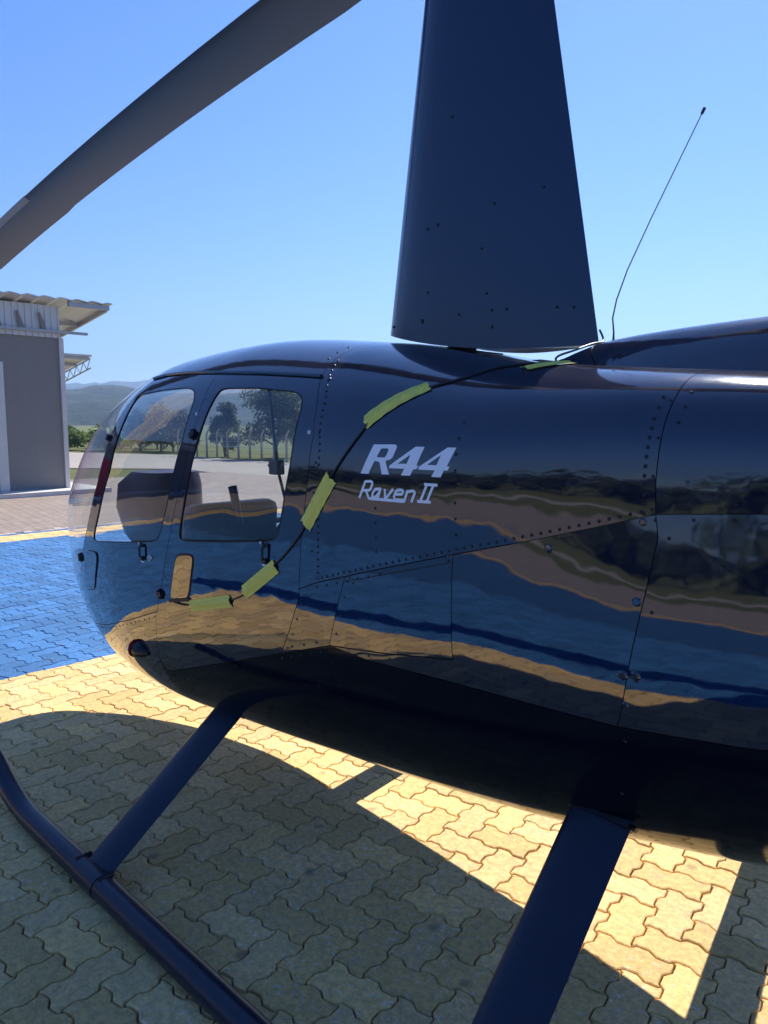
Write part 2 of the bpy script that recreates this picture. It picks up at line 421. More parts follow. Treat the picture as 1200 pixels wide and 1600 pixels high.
def surf(x, th):
    """point on the skin; th -90 belly centre, 0 port side, 90 roof centre, 180 starboard side (radians)"""
    x = np.asarray(x, float); th = np.asarray(th, float)
    w, zt, zb, zm, nt, nb = stn(x); s = np.sin(th); c = np.cos(th)
    n = np.where(s >= 0, nt, nb); h = np.where(s >= 0, zt - zm, zm - zb)
    r = (np.abs(c) ** n + np.abs(s) ** n) ** (-1 / n)
    return np.stack([x + 0 * th, -w * r * c, zm + h * r * s], -1)
def fimp(p):
    w, zt, zb, zm, nt, nb = stn(p[..., 0]); dz = p[..., 2] - zm
    n = np.where(dz >= 0, nt, nb); h = np.maximum(np.where(dz >= 0, zt - zm, zm - zb), 1e-5); w = np.maximum(w, 1e-5)
    return np.abs(p[..., 1] / w) ** n + np.abs(dz / h) ** n
def snormal(p, e=2e-4):
    p = np.asarray(p, float); q = p.copy(); q[..., 0] = np.maximum(q[..., 0], XT + .004)
    g = np.stack([fimp(q + np.eye(3)[k] * e) - fimp(q - np.eye(3)[k] * e) for k in range(3)], -1)
    g = np.where(np.isfinite(g), g, 0); g[..., 0] -= 1e-12
    tip = p[..., 0] < XT + .004
    g[tip] = (-1, 0, 0)
    return g / np.linalg.norm(g, axis=-1, keepdims=True)
def theta(x, z):
    w, zt, zb, zm, nt, nb = stn(x); dz = z - zm
    n = np.where(dz >= 0, nt, nb); h = np.where(dz >= 0, zt - zm, zm - zb)
    s = np.clip(dz / h, -.99999, .99999); c = (1 - np.abs(s) ** n) ** (1 / n)
    return np.arctan2(s, c)
# arc length along the waterline gives an even chart of the nose
_xs = XT + np.linspace(0, 1, 3000) ** 2 * (2.6 - XT); _w = stn(_xs)[0]
_al = np.concatenate([[0], np.cumsum(np.hypot(np.diff(_xs), np.diff(_w)))])
x2a = lambda x: np.interp(x, _xs, _al); a2x = lambda a: np.interp(a, _al, _xs)
VS = .62
def dens(pts, d=.03, closed=False):
    out = []; P = list(pts) + ([pts[0]] if closed else [])
    for a, b in zip(P[:-1], P[1:]):
        L = math.dist(a, b); n = max(1, int(math.ceil(L / d)))
        out += [tuple(np.array(a) + (np.array(b) - np.array(a)) * k / n) for k in range(n)]
    if not closed: out.append(tuple(P[-1]))
    return out
def xz2av(pts): 
    P = np.array(pts, float); return np.c_[x2a(P[:, 0]), theta(P[:, 0], P[:, 1]) * VS]
def inside(P, poly):
    x, y = P[:, 0], P[:, 1]; c = np.zeros(len(P), bool); n = len(poly)
    for i in range(n):
        x0, y0 = poly[i - 1]; x1, y1 = poly[i]
        k = ((y0 > y) != (y1 > y)); 
        if y1 != y0: c ^= k & (x < (x1 - x0) * (y - y0) / (y1 - y0) + x0)
    return c
def segdist(P, poly):
    d = np.full(len(P), 9.)
    for i in range(len(poly)):
        a, b = poly[i - 1], poly[i]; ab = b - a; L = max(1e-12, (ab ** 2).sum())
        t = np.clip(((P - a) @ ab) / L, 0, 1); d = np.minimum(d, np.linalg.norm(P - a - t[:, None] * ab, axis=1))
    return d
def area(p): return .5 * np.sum(p[:, 0] * np.roll(p[:, 1], -1) - np.roll(p[:, 0], -1) * p[:, 1])
def patch(name, outer, holes, mat, parent, off=0., gap=.0011, step=.034, thick=.007, inner=None, tilt=(0, 0), flip=False, weld_round=None):
    """skin panel: outer / holes are loops in the (a, v) chart. Cut out by constrained triangulation, shaded with skin normals that tilt leans to place reflections"""
    loops = [np.array(outer, float)] + [np.array(h, float) for h in holes]
    loops = [l[np.linalg.norm(l - np.roll(l, 1, 0), axis=1) > 1e-5] for l in loops]
    loops = [np.array(dens([tuple(q) for q in l], step, True)) if len(l) > 24 or k == 0 else l for k, l in enumerate(loops)]
    loops = [l if area(l) > 0 else l[::-1] for l in loops]
    if gap: loops = [inset(l, gap if k == 0 else -gap) for k, l in enumerate(loops)]
    lo, hi = loops[0].min(0), loops[0].max(0)
    gx, gy = np.meshgrid(np.arange(lo[0], hi[0], step), np.arange(lo[1], hi[1], step), indexing='ij')
    gx = gx + (np.arange(gx.shape[1]) % 2)[None, :] * step * .5
    Gp = np.c_[gx.ravel(), gy.ravel()]; ok = inside(Gp, loops[0])
    for h in loops[1:]: ok &= ~inside(Gp, h)
    Gp = Gp[ok]
    for l in loops: 
        if len(Gp): Gp = Gp[segdist(Gp, l) > step * .45]
    V = []; E = []
    for l in loops:
        b = len(V); V += l.tolist(); E += [(b + i, b + (i + 1) % len(l)) for i in range(len(l))]
    V += Gp.tolist()
    vv, ee, ff, *_ = delaunay_2d_cdt([Vector(v) for v in V], E, [], 0, 1e-7)
    P = np.array([(v.x, v.y) for v in vv]); Fc = np.array([f[:] for f in ff if len(f) == 3])
    cen = P[Fc].mean(1); ok = inside(cen, loops[0])
    for h in loops[1:]: ok &= ~inside(cen, h)
    Fc = Fc[ok]; tr = P[Fc]; e1, e2 = tr[:, 1] - tr[:, 0], tr[:, 2] - tr[:, 0]; ta = np.abs(e1[:, 0] * e2[:, 1] - e1[:, 1] * e2[:, 0])
    Fc = Fc[ta > 2e-7]                      # no slivers along straight edges
    used = np.unique(Fc); re = np.full(len(P), -1); re[used] = np.arange(len(used)); P = P[used]; Fc = re[Fc]
    X = a2x(P[:, 0]); S = surf(X, P[:, 1] / VS); Nn = snormal(S)
    nv = len(S)
    # outward winding
    t0 = Fc[len(Fc) // 2]; gn = np.cross(S[Fc[:, 1]] - S[Fc[:, 0]], S[Fc[:, 2]] - S[Fc[:, 0]])
    if np.median((gn * Nn[Fc[:, 0]]).sum(1)) < 0: Fc = Fc[:, ::-1].copy()
    top = S + Nn * off
    Ns = Nn.copy()
    if callable(tilt[0]) or tilt[0] or tilt[1]:  # leans shading normals only, to shift the reflections; the skin keeps its form
        Ns[:, 2] += tilt[0](S[:, 0]) if callable(tilt[0]) else tilt[0]; Ns[:, 0] += tilt[1]; Ns /= np.linalg.norm(Ns, axis=1, keepdims=True)
    vs = top; fs = [tuple(f) for f in Fc]; ln = [Ns[i] for f in Fc for i in f]; mi = [0] * len(fs)
    if thick:
        bot = S + Nn * (off - thick); vs = np.vstack([top, bot])
        fs2 = [tuple(nv + i for i in f[::-1]) for f in Fc]; ln += [-Nn[i - nv] for f in fs2 for i in f]; mi += [1] * len(fs2); fs += fs2
        cnt = {}
        for f in Fc:
            for a, b in ((f[0], f[1]), (f[1], f[2]), (f[2], f[0])): cnt[(a, b)] = 1
        for (a, b) in list(cnt):
            if (b, a) not in cnt:
                fs.append((b, a, nv + a, nv + b)); e = vs[b] - vs[a]; m = np.cross(e, Nn[a]); m /= max(1e-9, np.linalg.norm(m)); ln += [m] * 4; mi.append(0)
    me = bpy.data.meshes.new(name); me.from_pydata(vs.tolist(), [], [tuple(int(i) for i in f) for f in fs])
    me.polygons.foreach_set('use_smooth', [True] * len(fs))
    o = link(name, me, parent, [mat, inner or M['inner']])
    me.polygons.foreach_set('material_index', mi)
    me.normals_split_custom_set([tuple(map(float, n)) for n in ln])
    return o
def mir(av): 
    """reflect a chart loop to starboard"""
    q = np.array(av, float).copy(); q[:, 1] = math.pi * VS - q[:, 1]; return q
def over_top(port):   # close a port-side chain across the roof
    return np.vstack([port, mir(port)[::-1]])
def over_bottom(port):
    q = np.array(port).copy(); q[:, 1] = -math.pi * VS - q[:, 1]; return np.vstack([port, q[::-1]])
TOPV, BOTV = math.pi / 2 * VS, -math.pi / 2 * VS
def sp(x, z, off=0., star=False):
    p = surf(x, theta(x, z)); n = snormal(p[None])[0]
    if star: p = p * (1, -1, 1); n = n * (1, -1, 1)
    return p + n * off, n
def frame(x, z, off=0., dx=(1, 0)):
    """origin, axes (along dx in the side view, across, outward)"""
    p, n = sp(x, z, off); q, _ = sp(x + dx[0] * .004, z + dx[1] * .004, off); t = q - p; t -= n * t.dot(n); t /= np.linalg.norm(t)
    return p, np.array([t, np.cross(n, t), n])

ease = lambda x, a, b: np.clip((x - a) / (b - a), 0, 1) ** 2 * (3 - 2 * np.clip((x - a) / (b - a), 0, 1))
heli = empty('helicopter', (0, 0, 0), 'glossy navy blue light helicopter parked on skids on the painted pavers', 'helicopter')

bow = [(-1.15, 1.775), (-1.185, 1.73), (-1.215, 1.67), (-1.238, 1.6), (-1.267, 1.48), (-1.337, 1.344), (-1.47, 1.20), (-1.653, 1.008), (-1.80, .855)]
dfront = [(-1.80, .855), (-1.845, .79), (-1.845, .72), (-1.79, .66), (-1.70, .632)]
fbot = [(-1.70, .632), (-1.45, .685), (-1.12, .78), (-.848, .868)]
gutter = [(-1.15, 1.775), (-1.018, 1.784), (-.80, 1.782), (-.576, 1.772), (-.297, 1.757), (-.067, 1.740), (.029, 1.732)]
split = [(-.556, 1.771), (-.538, 1.68), (-.536, 1.60), (-.572, 1.432), (-.658, 1.254), (-.754, 1.026), (-.836, .876)]
split2 = [(-.848, .868), (-.882, .782), (-.93, .656)]
rbot = [(-.93, .656), (-.925, .615), (-.90, .604), (-.864, .61), (-.439, .749), (-.084, .867)]
aft = [(.029, 1.732), (.075, 1.66), (.098, 1.563), (.088, 1.414), (.061, 1.26), (.041, 1.10)]
aft2 = [(.041, 1.10), (.041, 1.081), (.029, 1.055), (-.025, .956), (-.084, .867)]
seamA = [(.041, 1.10), (.122, 1.132), (.388, 1.21), (.614, 1.273), (.847, 1.336), (.983, 1.375), (1.11, 1.413)]
accl = [(.24, 1.166), (.153, .943)]; accb = [(.153, .943), (.38, .966), (.603, .998)]; accr = [(.603, .998), (.614, 1.273)]
ups = [(1.11, 1.413), (1.107, 1.483), (1.109, 1.542), (1.113, 1.60), (1.120, 1.656)]
lows = [(1.11, 1.413), (1.117, 1.366), (1.095, 1.242), (1.065, 1.095), (1.042, .974), (1.018, .885), (.996, .801), (.985, .70)]
fwin = [(-1.148, 1.714), (-.94, 1.725), (-.719, 1.728), (-.647, 1.718), (-.619, 1.701), (-.597, 1.668), (-.6, 1.533), (-.69, 1.31), (-.762, 1.177), (-.80, 1.152), (-1.026, 1.125), (-1.372, 1.085), (-1.425, 1.086), (-1.425, 1.108), (-1.353, 1.188), (-1.187, 1.404), (-1.145, 1.582)]
rwin = [(-.46, 1.717), (-.251, 1.712), (-.049, 1.694), (-.005, 1.677), (.015, 1.646), (.013, 1.486), (-.03, 1.317), (-.05, 1.256), (-.088, 1.232), (-.336, 1.203), (-.597, 1.178), (-.622, 1.192), (-.564, 1.354), (-.498, 1.547), (-.473, 1.688)]
def chaikin(pts, n=2):
    P = [np.array(p, float) for p in pts]
    for _ in range(n):
        Q = []
        for i in range(len(P)):
            a, b = P[i], P[(i + 1) % len(P)]; L = np.linalg.norm(b - a); k = min(.25, .02 / max(L, 1e-6))
            Q += [a + (b - a) * k, b - (b - a) * k]
        P = Q
    return [tuple(p) for p in P]
fwin, rwin = chaikin(fwin), chaikin(rwin)
chart = lambda *chains: xz2av(dens(sum([list(c) for c in chains], []), .03))
fd = chart(bow, dfront[1:], fbot[1:], split[::-1], [g for g in gutter if g[0] < -.57][::-1][:-1])
rd = chart(split, split2, rbot[1:], (aft + aft2[1:])[::-1][1:], [g for g in gutter if -.55 < g[0] < .02][::-1])
fw, rw = xz2av(dens(fwin, .03, True)), xz2av(dens(rwin, .03, True))
doors = {}
for star in (False, True):
    f = (lambda q: mir(q)) if star else (lambda q: q)
    d1 = patch('front_door', f(fd), [f(fw)], M['paint'], heli, tilt=(.0, .0))
    d2 = patch('rear_door', f(rd), [f(rw)], M['paint'], heli, tilt=(.0, .0))
    patch('window_pane', f(fw), [], M['glass'], d1, off=-.003, gap=.003, thick=0)
    patch('window_pane', f(rw), [], M['glass'], d2, off=-.003, gap=.003, thick=0)
    doors[star] = (d1, d2)
# windshield bubble, from the sill seam over the top to the roof edge
zs = .855; xb = float(np.interp(-zs, -stn(_xs[:1200])[2], _xs[:1200]))
sill = [(x, zs) for x in np.linspace(xb + .0015, -1.80, 26)]
wsp = np.vstack([[(.004, BOTV)], [(x2a(xb), BOTV)], xz2av(sill), chart(bow[::-1])[1:], [(x2a(-1.15 - .3 * k ** 1.5), float(theta(-1.15, 1.775)) * VS * (1 - k) + TOPV * k) for k in np.linspace(.1, 1, 8)]])
patch('windshield', over_top(wsp), [], M['glass'], heli, gap=.0, thick=0, step=.03)
# the chin below it
nose = np.vstack([[(x2a(xb), BOTV)], xz2av(sill), chart(dfront, fbot[1:], split2[1:], [(-.935, .58), (-.935, .46)])[1:], [(x2a(-.935), BOTV)]])
patch('nose_shell', over_bottom(nose), [], M['paint'], heli)
roofc = np.vstack([[(x2a(-1.15 - .3 * k ** 1.5), float(theta(-1.15, 1.775)) * VS * (1 - k) + TOPV * k) for k in np.linspace(1, .1, 8)], chart(gutter, [(.005, 1.797)]), [(x2a(-.06), TOPV)]])
patch('roof_panel', over_top(roofc), [], M['paint'], heli)
upc = np.vstack([[(x2a(-.06), TOPV)], chart([(.005, 1.797), (.029, 1.732)], aft[1:], seamA[1:], ups[1:]), [(x2a(1.125), TOPV)]])
patch('upper_cowl', over_top(upc), [], M['paint'], heli, tilt=(lambda x: -.012 + .03 * ease(x, .6, 1.1), 0))
skirt = chart(aft2, [(.153, .943)], accl[::-1][1:], [(.122, 1.132)])
acc = chart(accl, accb[1:], accr[1:], [(.388, 1.21)])
accstrip = None
for star in (False, True):
    f = (lambda q: mir(q)) if star else (lambda q: q)
    patch('side_skirt', f(skirt), [], M['paint'], heli, tilt=(.012, .01))
    patch('access_door', f(acc), [], M['paint'], heli, tilt=(.030, 0))
shade_pan = [(-.93, .656)] + rbot[1:] + [(.153, .943), (.30, .930), (.603, .932), (1.029, .925)]  # follows the door seam, then the upper edge of the painted shade
lows = lows[:5] + [(1.029, .925)] + lows[5:]
apan = [(1.029, .925), (1.3, .95), (1.8, 1.04), (2.55, 1.16)]
bel = np.vstack([[(x2a(-.935), BOTV)], chart([(-.935, .46), (-.935, .58)], shade_pan, lows[6:]), [(x2a(.98), BOTV)]])
M['shade_pan'] = simple('belly_shade_paint', (.003, .005, .012), .09, nscale=4, var=.3, ior=1.25)  # near-black colour stands in for the helicopter's own shadow mirrored in the belly
patch('belly_shade_pan', over_bottom(bel), [], M['shade_pan'], heli, gap=.0006)
lowc = chart(accb, accr[1:], [s for s in seamA if s[0] > .62], lows[1:6], [(.603, .932), (.30, .930)])
for star in (False, True): patch('lower_cowl', mir(lowc) if star else lowc, [], M['paint'], heli, tilt=(lambda x: .022 + .066 * ease(x, .60, 1.12), 0))
aup = np.vstack([[(x2a(1.125), TOPV)], chart(ups[::-1], [(1.3, 1.428), (1.8, 1.44), (2.55, 1.44)]), [(x2a(2.59), float(theta(2.59, 1.44)) * VS), (x2a(2.59), TOPV)]])
patch('aft_upper_cowl', over_top(aup), [], M['paint'], heli, tilt=(.035, .0))
abel = np.vstack([[(x2a(.98), BOTV)], chart(lows[6:][::-1], apan), [(x2a(2.59), float(theta(2.59, 1.165)) * VS), (x2a(2.59), BOTV)]])
patch('aft_belly_shade_pan', over_bottom(abel), [], M['shade_pan'], heli, gap=.0006)  # same reflected shade put into the colour of the aft underside
alo = chart(apan[::-1], lows[:5][::-1], [(1.3, 1.428), (1.8, 1.44), (2.55, 1.44)])
for star in (False, True): patch('aft_lower_cowl', mir(alo) if star else alo, [], M['paint'], heli, tilt=(.098, -.01))
# firewall behind the cabin, closing plate at the tail end
def plate(name, x, mat, k=.985):
    th = np.linspace(-math.pi / 2, 1.5 * math.pi, 60, endpoint=False); p = surf(np.full(60, x), th); c = p.mean(0); p = c + (p - c) * k
    return MB().add(p, [tuple(range(60))]).build(name, mat, heli)
plate('firewall', .115, M['inner']); plate('tail_bulkhead', 2.585, M['paint'])

# recessed rubber behind every seam
def ribbon(mb, pts, width, off, closed=False):
    P = [sp(x, z, off) for x, z in pts]; n = len(P); vs = []
    for i in range(n):
        a = P[(i - 1) % n][0] if (closed or i) else P[i][0]; b = P[(i + 1) % n][0] if (closed or i < n - 1) else P[i][0]
        t = b - a; t /= max(1e-9, np.linalg.norm(t)); s = np.cross(P[i][1], t) * width / 2; vs += [P[i][0] - s, P[i][0] + s]
    fs = [(2 * i, 2 * i + 1, 2 * ((i + 1) % n) + 1, 2 * ((i + 1) % n)) for i in range(n if closed else n - 1)]
    mb.add(vs, fs)
mb = MB()
for ch in (bow, dfront, fbot, gutter, split, split2, rbot, aft, aft2, seamA, accl, accb, accr, ups, lows, [(1.11, 1.413), (1.3, 1.428), (1.8, 1.44), (2.55, 1.44)], [(-.084, .867), (.153, .943)], sill[2:]):
    ribbon(mb, dens(ch, .03), .016, -.006)
mb.build('seam_seal', M['seam'], heli)
g = MB(); ribbon(g, dens([(.236, 1.150), (.40, 1.196), (.606, 1.252)], .03), .0028, .0004); g.build('door_groove', M['seam'], heli)
for star in (False, True):
    for d, w in zip(doors[star], (fwin, rwin)):
        g = MB(); ribbon(g, dens(w, .03, True), .0045, .0006, True)
        if star: g.v = [(x, -y, z) for x, y, z in g.v]
        g.build('window_seal', M['seam'], d)
# rain gutter above the doors
g = MB(); gp = [sp(x, z + .006, .004)[0] for x, z in dens(gutter, .04)]; g.tube(gp, .0055, 6); g.build('rain_gutter', M['paint'], heli)

# ---- rivets and screws: far too small to pick apart, one part
def rivets(mb, pts, d, r=.0040, off=0.):
    r *= 1.1
    P = dens(pts, .004); acc_ = 0.; last = None
    for q in P:
        if last is not None: acc_ += math.dist(q, last)
        last = q
        if acc_ >= d or q is P[0]:
            acc_ = 0.; dome(mb, q[0], q[1], r)
def dome(mb, x, z, r, h=.65):
    p, A = frame(x, z)
    ring = [p + r * (math.cos(a) * A[0] + math.sin(a) * A[1]) for a in np.linspace(0, 2 * math.pi, 8, endpoint=False)]
    r2 = [p + .62 * r * (math.cos(a) * A[0] + math.sin(a) * A[1]) + A[2] * r * h * .8 for a in np.linspace(0, 2 * math.pi, 8, endpoint=False)]
    mb.loft([ring, r2], False); mb.add(r2, [tuple(range(8))], True)
def shift(pts, dx, dz): return [(x + dx, z + dz) for x, z in pts]
rv = MB()
rivets(rv, shift(seamA[1:], 0, .012), .021)
rivets(rv, shift(seamA[1:3], 0, -.014), .042)
rivets(rv, shift(ups, -.024, 0), .019); rivets(rv, shift(ups, -.006, 0), .075, .0036)
rivets(rv, [(.005 + .02, 1.79), (.10, 1.675), (.132, 1.527), (.138, 1.38), (.128, 1.143)], .019)
rivets(rv, [(.07, 1.73), (.118, 1.64), (.122, 1.50), (.115, 1.35), (.10, 1.15)], .085, .004)
rivets(rv, [(.356, 1.45), (.361, 1.22)], .036); rivets(rv, [(.619, 1.60), (.613, 1.538), (.624, 1.30)], .036)
rivets(rv, shift(accb, 0, -.014), .075, .0036); rivets(rv, shift(accl, .018, 0), .06, .0036); rivets(rv, shift([(-.084, .867), (.153, .943)], 0, -.016), .05)
rivets(rv, shift([(-.084, .867), (.153, .943)], 0, .016), .06); rivets(rv, shift(aft2[2:], .02, 0), .06, .0036)
rivets(rv, shift(fbot, 0, -.016), .045, .0028); rivets(rv, shift(split2[1:], -.018, 0), .04, .0028)
rivets(rv, shift(rbot[3:], 0, -.018), .045, .0026)
rivets(rv, [(-.80, .585), (-.55, .66), (-.2, .74), (.12, .80)], .06, .0026); rivets(rv, [(.153, .925), (.16, .85), (.165, .75), (.16, .62)], .035, .0028)
rivets(rv, [(-.55, .70), (-.55, .55), (-.55, .46)], .05, .0026); rivets(rv, [(.64, .97), (.95, .995)], .11, .005)
rivets(rv, shift(lows[1:], .022, 0), .16, .004); rivets(rv, shift([(1.11, 1.413), (1.3, 1.428), (1.8, 1.44)], 0, -.012), .075, .0035)
rivets(rv, shift([(1.15, 1.425), (1.3, 1.438), (1.8, 1.45)], 0, .008), .11, .004)
rivets(rv, shift(bow[2:], .014, 0), .055, .0026); rivets(rv, shift(split[1:], .014, 0), .06, .0026)
rivets(rv, [(-.03, 1.80), (-.04, 1.83), (-.05, 1.85)], .02); rivets(rv, [(1.14, 1.60), (1.15, 1.65), (1.14, 1.68)], .03)
M['rivet'] = simple('rivet_heads', (.004, .005, .010), .38)
ro = rv.build('rivets', M['rivet'], heli); ro['kind'] = 'stuff'
for x, z, r in ((.128, 1.14, .008), (.60, 1.262, .009), (.27, 1.158, .009), (.875, 1.318, .011), (1.085, 1.395, .009), (1.078, 1.225, .011), (1.048, 1.055, .012), (1.075, 1.06, .012), (1.05, .985, .008), (.47, 1.02, .0), ):
    if r: b = MB(); dome(b, x, z, r, .55); b.build('panel_fastener', M['paint'], heli)
for x, z in ((-.548, 1.631), (.076, 1.572)):
    b = MB(); dome(b, x, z, .0075, .6); b.build('screw', M['steel'], heli)

# ---- door furniture (port side)
fdoor, rdoor = doors[False]
def hinge(x, z, parent, s=1., dx=(.3, -1)):
    p, A = frame(x, z, 0, dx); b = MB()
    b.box((-.035 * s, -.012 * s, -.004), (.035 * s, .012 * s, .006), A, p); b.box((-.016 * s, -.03 * s, 0), (.016 * s, .026 * s, .012), A, p)
    b.tube([p + A[0] * -.03 * s + A[2] * .010, p + A[0] * .03 * s + A[2] * .010], .007 * s, 8); b.build('hinge', M['black'], parent)
hinge(-.533, 1.558, rdoor, .55); hinge(-.79, .95, rdoor, .6); hinge(-1.262, 1.535, fdoor, .42); hinge(-1.70, .965, fdoor, .6)
def handle(x, z, parent):
    p, A = frame(x, z, .001); b = MB()
    b.tube([p + A[1] * .026 + A[0] * .004 + A[2] * .003, p + A[1] * .012 + A[0] * .003 + A[2] * .013, p - A[1] * .024 + A[2] * .012], [.0045, .0045, .004], 8)
    b.box((-.009, -.036, 0), (.010, -.022, .009), A, p); b.box((.002, .016, 0), (.020, .027, .006), A, p)
    h = b.build('door_handle', M['black'], parent)
    s = MB(); s.tube([p + A[1] * .028 - A[0] * .014 + A[2] * .001, p + A[1] * .028 - A[0] * .014 + A[2] * .006], .005, 10); s.build('latch_pin', M['steel'], parent)
    d = MB(); d.box((-.014, -.046, .0002), (.004, -.041, .0012), A, p); d.box((.006, -.046, .0002), (.013, -.042, .0012), A, p); d.build('placard', M['white'], parent)
handle(-.905, 1.105, fdoor); handle(-.115, 1.196, rdoor)
p, A = frame(-.843, 1.084); b = MB(); b.tube([p, p + A[2] * .006], [.013, .011], 14); b.build('key_lock', M['steel'], fdoor)
b = MB(); b.box((-.0015, -.007, .006), (.0015, .007, .0072), A, p); b.build('key_slot', M['black'], fdoor)
# flush intake flap on the rear door: leans out at the top, dark slot at its foot
def flap(name, quad, parent, lift_t, lift_b, mat):
    c = chaikin(quad, 2); L = dens(c, .02, True); zc = np.array([q[1] for q in quad]); z0, z1 = zc.min(), zc.max()
    top = []; base = []
    for x, z in L:
        k = (z - z0) / (z1 - z0); top.append(sp(x, z, lift_b + (lift_t - lift_b) * k)[0]); base.append(sp(x, z, -.004)[0])
    b = MB(); n = len(L); b.add(top, [tuple(range(n))]); b.loft([base, top], False); return b.build(name, mat, parent)
vent = [(-.643, 1.124), (-.52, 1.139), (-.582, .965), (-.722, .937)]
patch('intake_flap', xz2av(dens(chaikin(vent), .02, True)), [], M['paint'], rdoor, off=.0035, gap=.003, tilt=(-.24, 0), thick=.003)
g = MB(); ribbon(g, dens(chaikin(vent), .02, True), .007, .0008, True); ribbon(g, [(-.725, .936), (-.65, .950), (-.578, .964)], .012, .0058); g.build('flap_seal', M['seam'], rdoor)
fvent = [(-1.564, 1.018), (-1.394, 1.036), (-1.384, 1.004), (-1.50, .845), (-1.66, .815)]
flap('vent_cover', fvent, fdoor, .006, .003, M['paint'])
g = MB(); ribbon(g, dens(chaikin(fvent), .02, True), .006, .0008, True); g.build('vent_seal', M['seam'], fdoor)
# position light on the chin: teardrop fairing with red lens at its forward end
p, A = frame(-1.08, .655, 0, (1, -.05)); rings = []
for k in np.linspace(0, 1, 9):
    r = math.sin(math.pi * (.08 + .86 * k) ** .8) * .036 + .002
    rings.append([p + A[0] * (-.055 + .12 * k) + A[1] * (r * math.cos(a)) * .9 + A[2] * max(-.003, r * math.sin(a) * 1.0) for a in np.linspace(0, 2 * math.pi, 16, endpoint=False)])
pl = MB().loft(rings).build('position_light', M['black'], heli)
rings = [[p + A[0] * (-.082 + .050 * k) + A[1] * (.040 * math.sin(.25 + 1.2 * k) * math.cos(a)) + A[2] * max(-.003, .044 * math.sin(.25 + 1.2 * k) * math.sin(a)) for a in np.linspace(0, 2 * math.pi, 16, endpoint=False)] for k in np.linspace(0, 1, 5)]
MB().loft(rings).build('lens', M['red'], pl)

# ---- lettering on the upper cowl
GLY = {'R': [[(0.3405, 1.541), (0.4126, 1.5423), (0.4194, 1.5407), (0.4227, 1.5368), (0.4216, 1.5317), (0.4152, 1.5153), (0.4113, 1.5077), (0.4036, 1.5024), (0.3906, 1.4994), (0.3892, 1.4969), (0.4045, 1.4633), (0.3786, 1.4629), (0.3694, 1.4924), (0.3657, 1.4953), (0.3594, 1.4966), (0.3494, 1.4968), (0.3311, 1.462), (0.302, 1.462)], [(0.3695, 1.5311), (0.3913, 1.5316), (0.3951, 1.5286), (0.3934, 1.5223), (0.3891, 1.512), (0.3846, 1.5081), (0.3773, 1.5071), (0.3582, 1.5078), (0.3566, 1.5093)]],
 'A': [[(0.4852, 1.5381), (0.5139, 1.5379), (0.494, 1.4906), (0.5002, 1.4908), (0.4949, 1.4808), (0.4849, 1.4804), (0.4752, 1.4635), (0.4455, 1.4631), (0.4548, 1.4805), (0.4025, 1.4801), (0.403, 1.4865)], [(0.4713, 1.5174), (0.4615, 1.4936), (0.431, 1.4928)]],
 'B': [[(0.5867, 1.5383), (0.6124, 1.5381), (0.5897, 1.4913), (0.5984, 1.4916), (0.5936, 1.4817), (0.5825, 1.4818), (0.5731, 1.4637), (0.5441, 1.4638), (0.5539, 1.4806), (0.5015, 1.4804), (0.5021, 1.4872)], [(0.5686, 1.5191), (0.5577, 1.4934), (0.5279, 1.4931)]]}
STK = {'R': [[(0.2998, 1.3941), (0.3209, 1.4407), (0.3394, 1.4422), (0.3462, 1.44), (0.3463, 1.4348), (0.3408, 1.4215), (0.335, 1.4175), (0.3127, 1.4162)], [(0.3237, 1.4169), (0.3347, 1.3961), (0.3378, 1.395), (0.3776, 1.3955), (0.4539, 1.3952), (0.4597, 1.3969), (0.4692, 1.4252)]], 'a': [[(0.3776, 1.4242), (0.3582, 1.422), (0.3491, 1.4106), (0.3472, 1.4011), (0.3507, 1.3993), (0.3576, 1.4005), (0.3688, 1.4103), (0.3776, 1.4242), (0.3666, 1.3967)]], 'v': [[(0.3922, 1.4245), (0.3934, 1.3985)], [(0.4211, 1.4262), (0.3951, 1.3981)]], 'e': [[(0.4281, 1.4122), (0.4515, 1.4144), (0.4555, 1.4227), (0.4499, 1.4253), (0.437, 1.4243), (0.4305, 1.4204), (0.4243, 1.4061), (0.4264, 1.4007), (0.431, 1.3984), (0.4587, 1.3988)]], 'n': [[(0.4709, 1.4221), (0.4844, 1.4251), (0.492, 1.4241), (0.4938, 1.4193), (0.4833, 1.3955)]], 'I': [[(0.5323, 1.4436), (0.5124, 1.3995)], [(0.5529, 1.4435), (0.5333, 1.3997)], [(0.5225, 1.4438), (0.5646, 1.4436)], [(0.5018, 1.399), (0.5452, 1.3998)]]}
for k, (o_, h_) in GLY.items():
    patch('decal_letter', xz2av(o_), [xz2av(h_)], M['white'], heli, off=.0008, gap=0, thick=0, step=.02)
ws = .0074; lay = 0
for k, ss in STK.items():
    for s_ in ss:
        b = MB(); ribbon(b, dens(s_, .006), ws, .0007 + .00012 * (lay % 9)); lay += 1; b.build('decal_stroke', M['white'], heli)

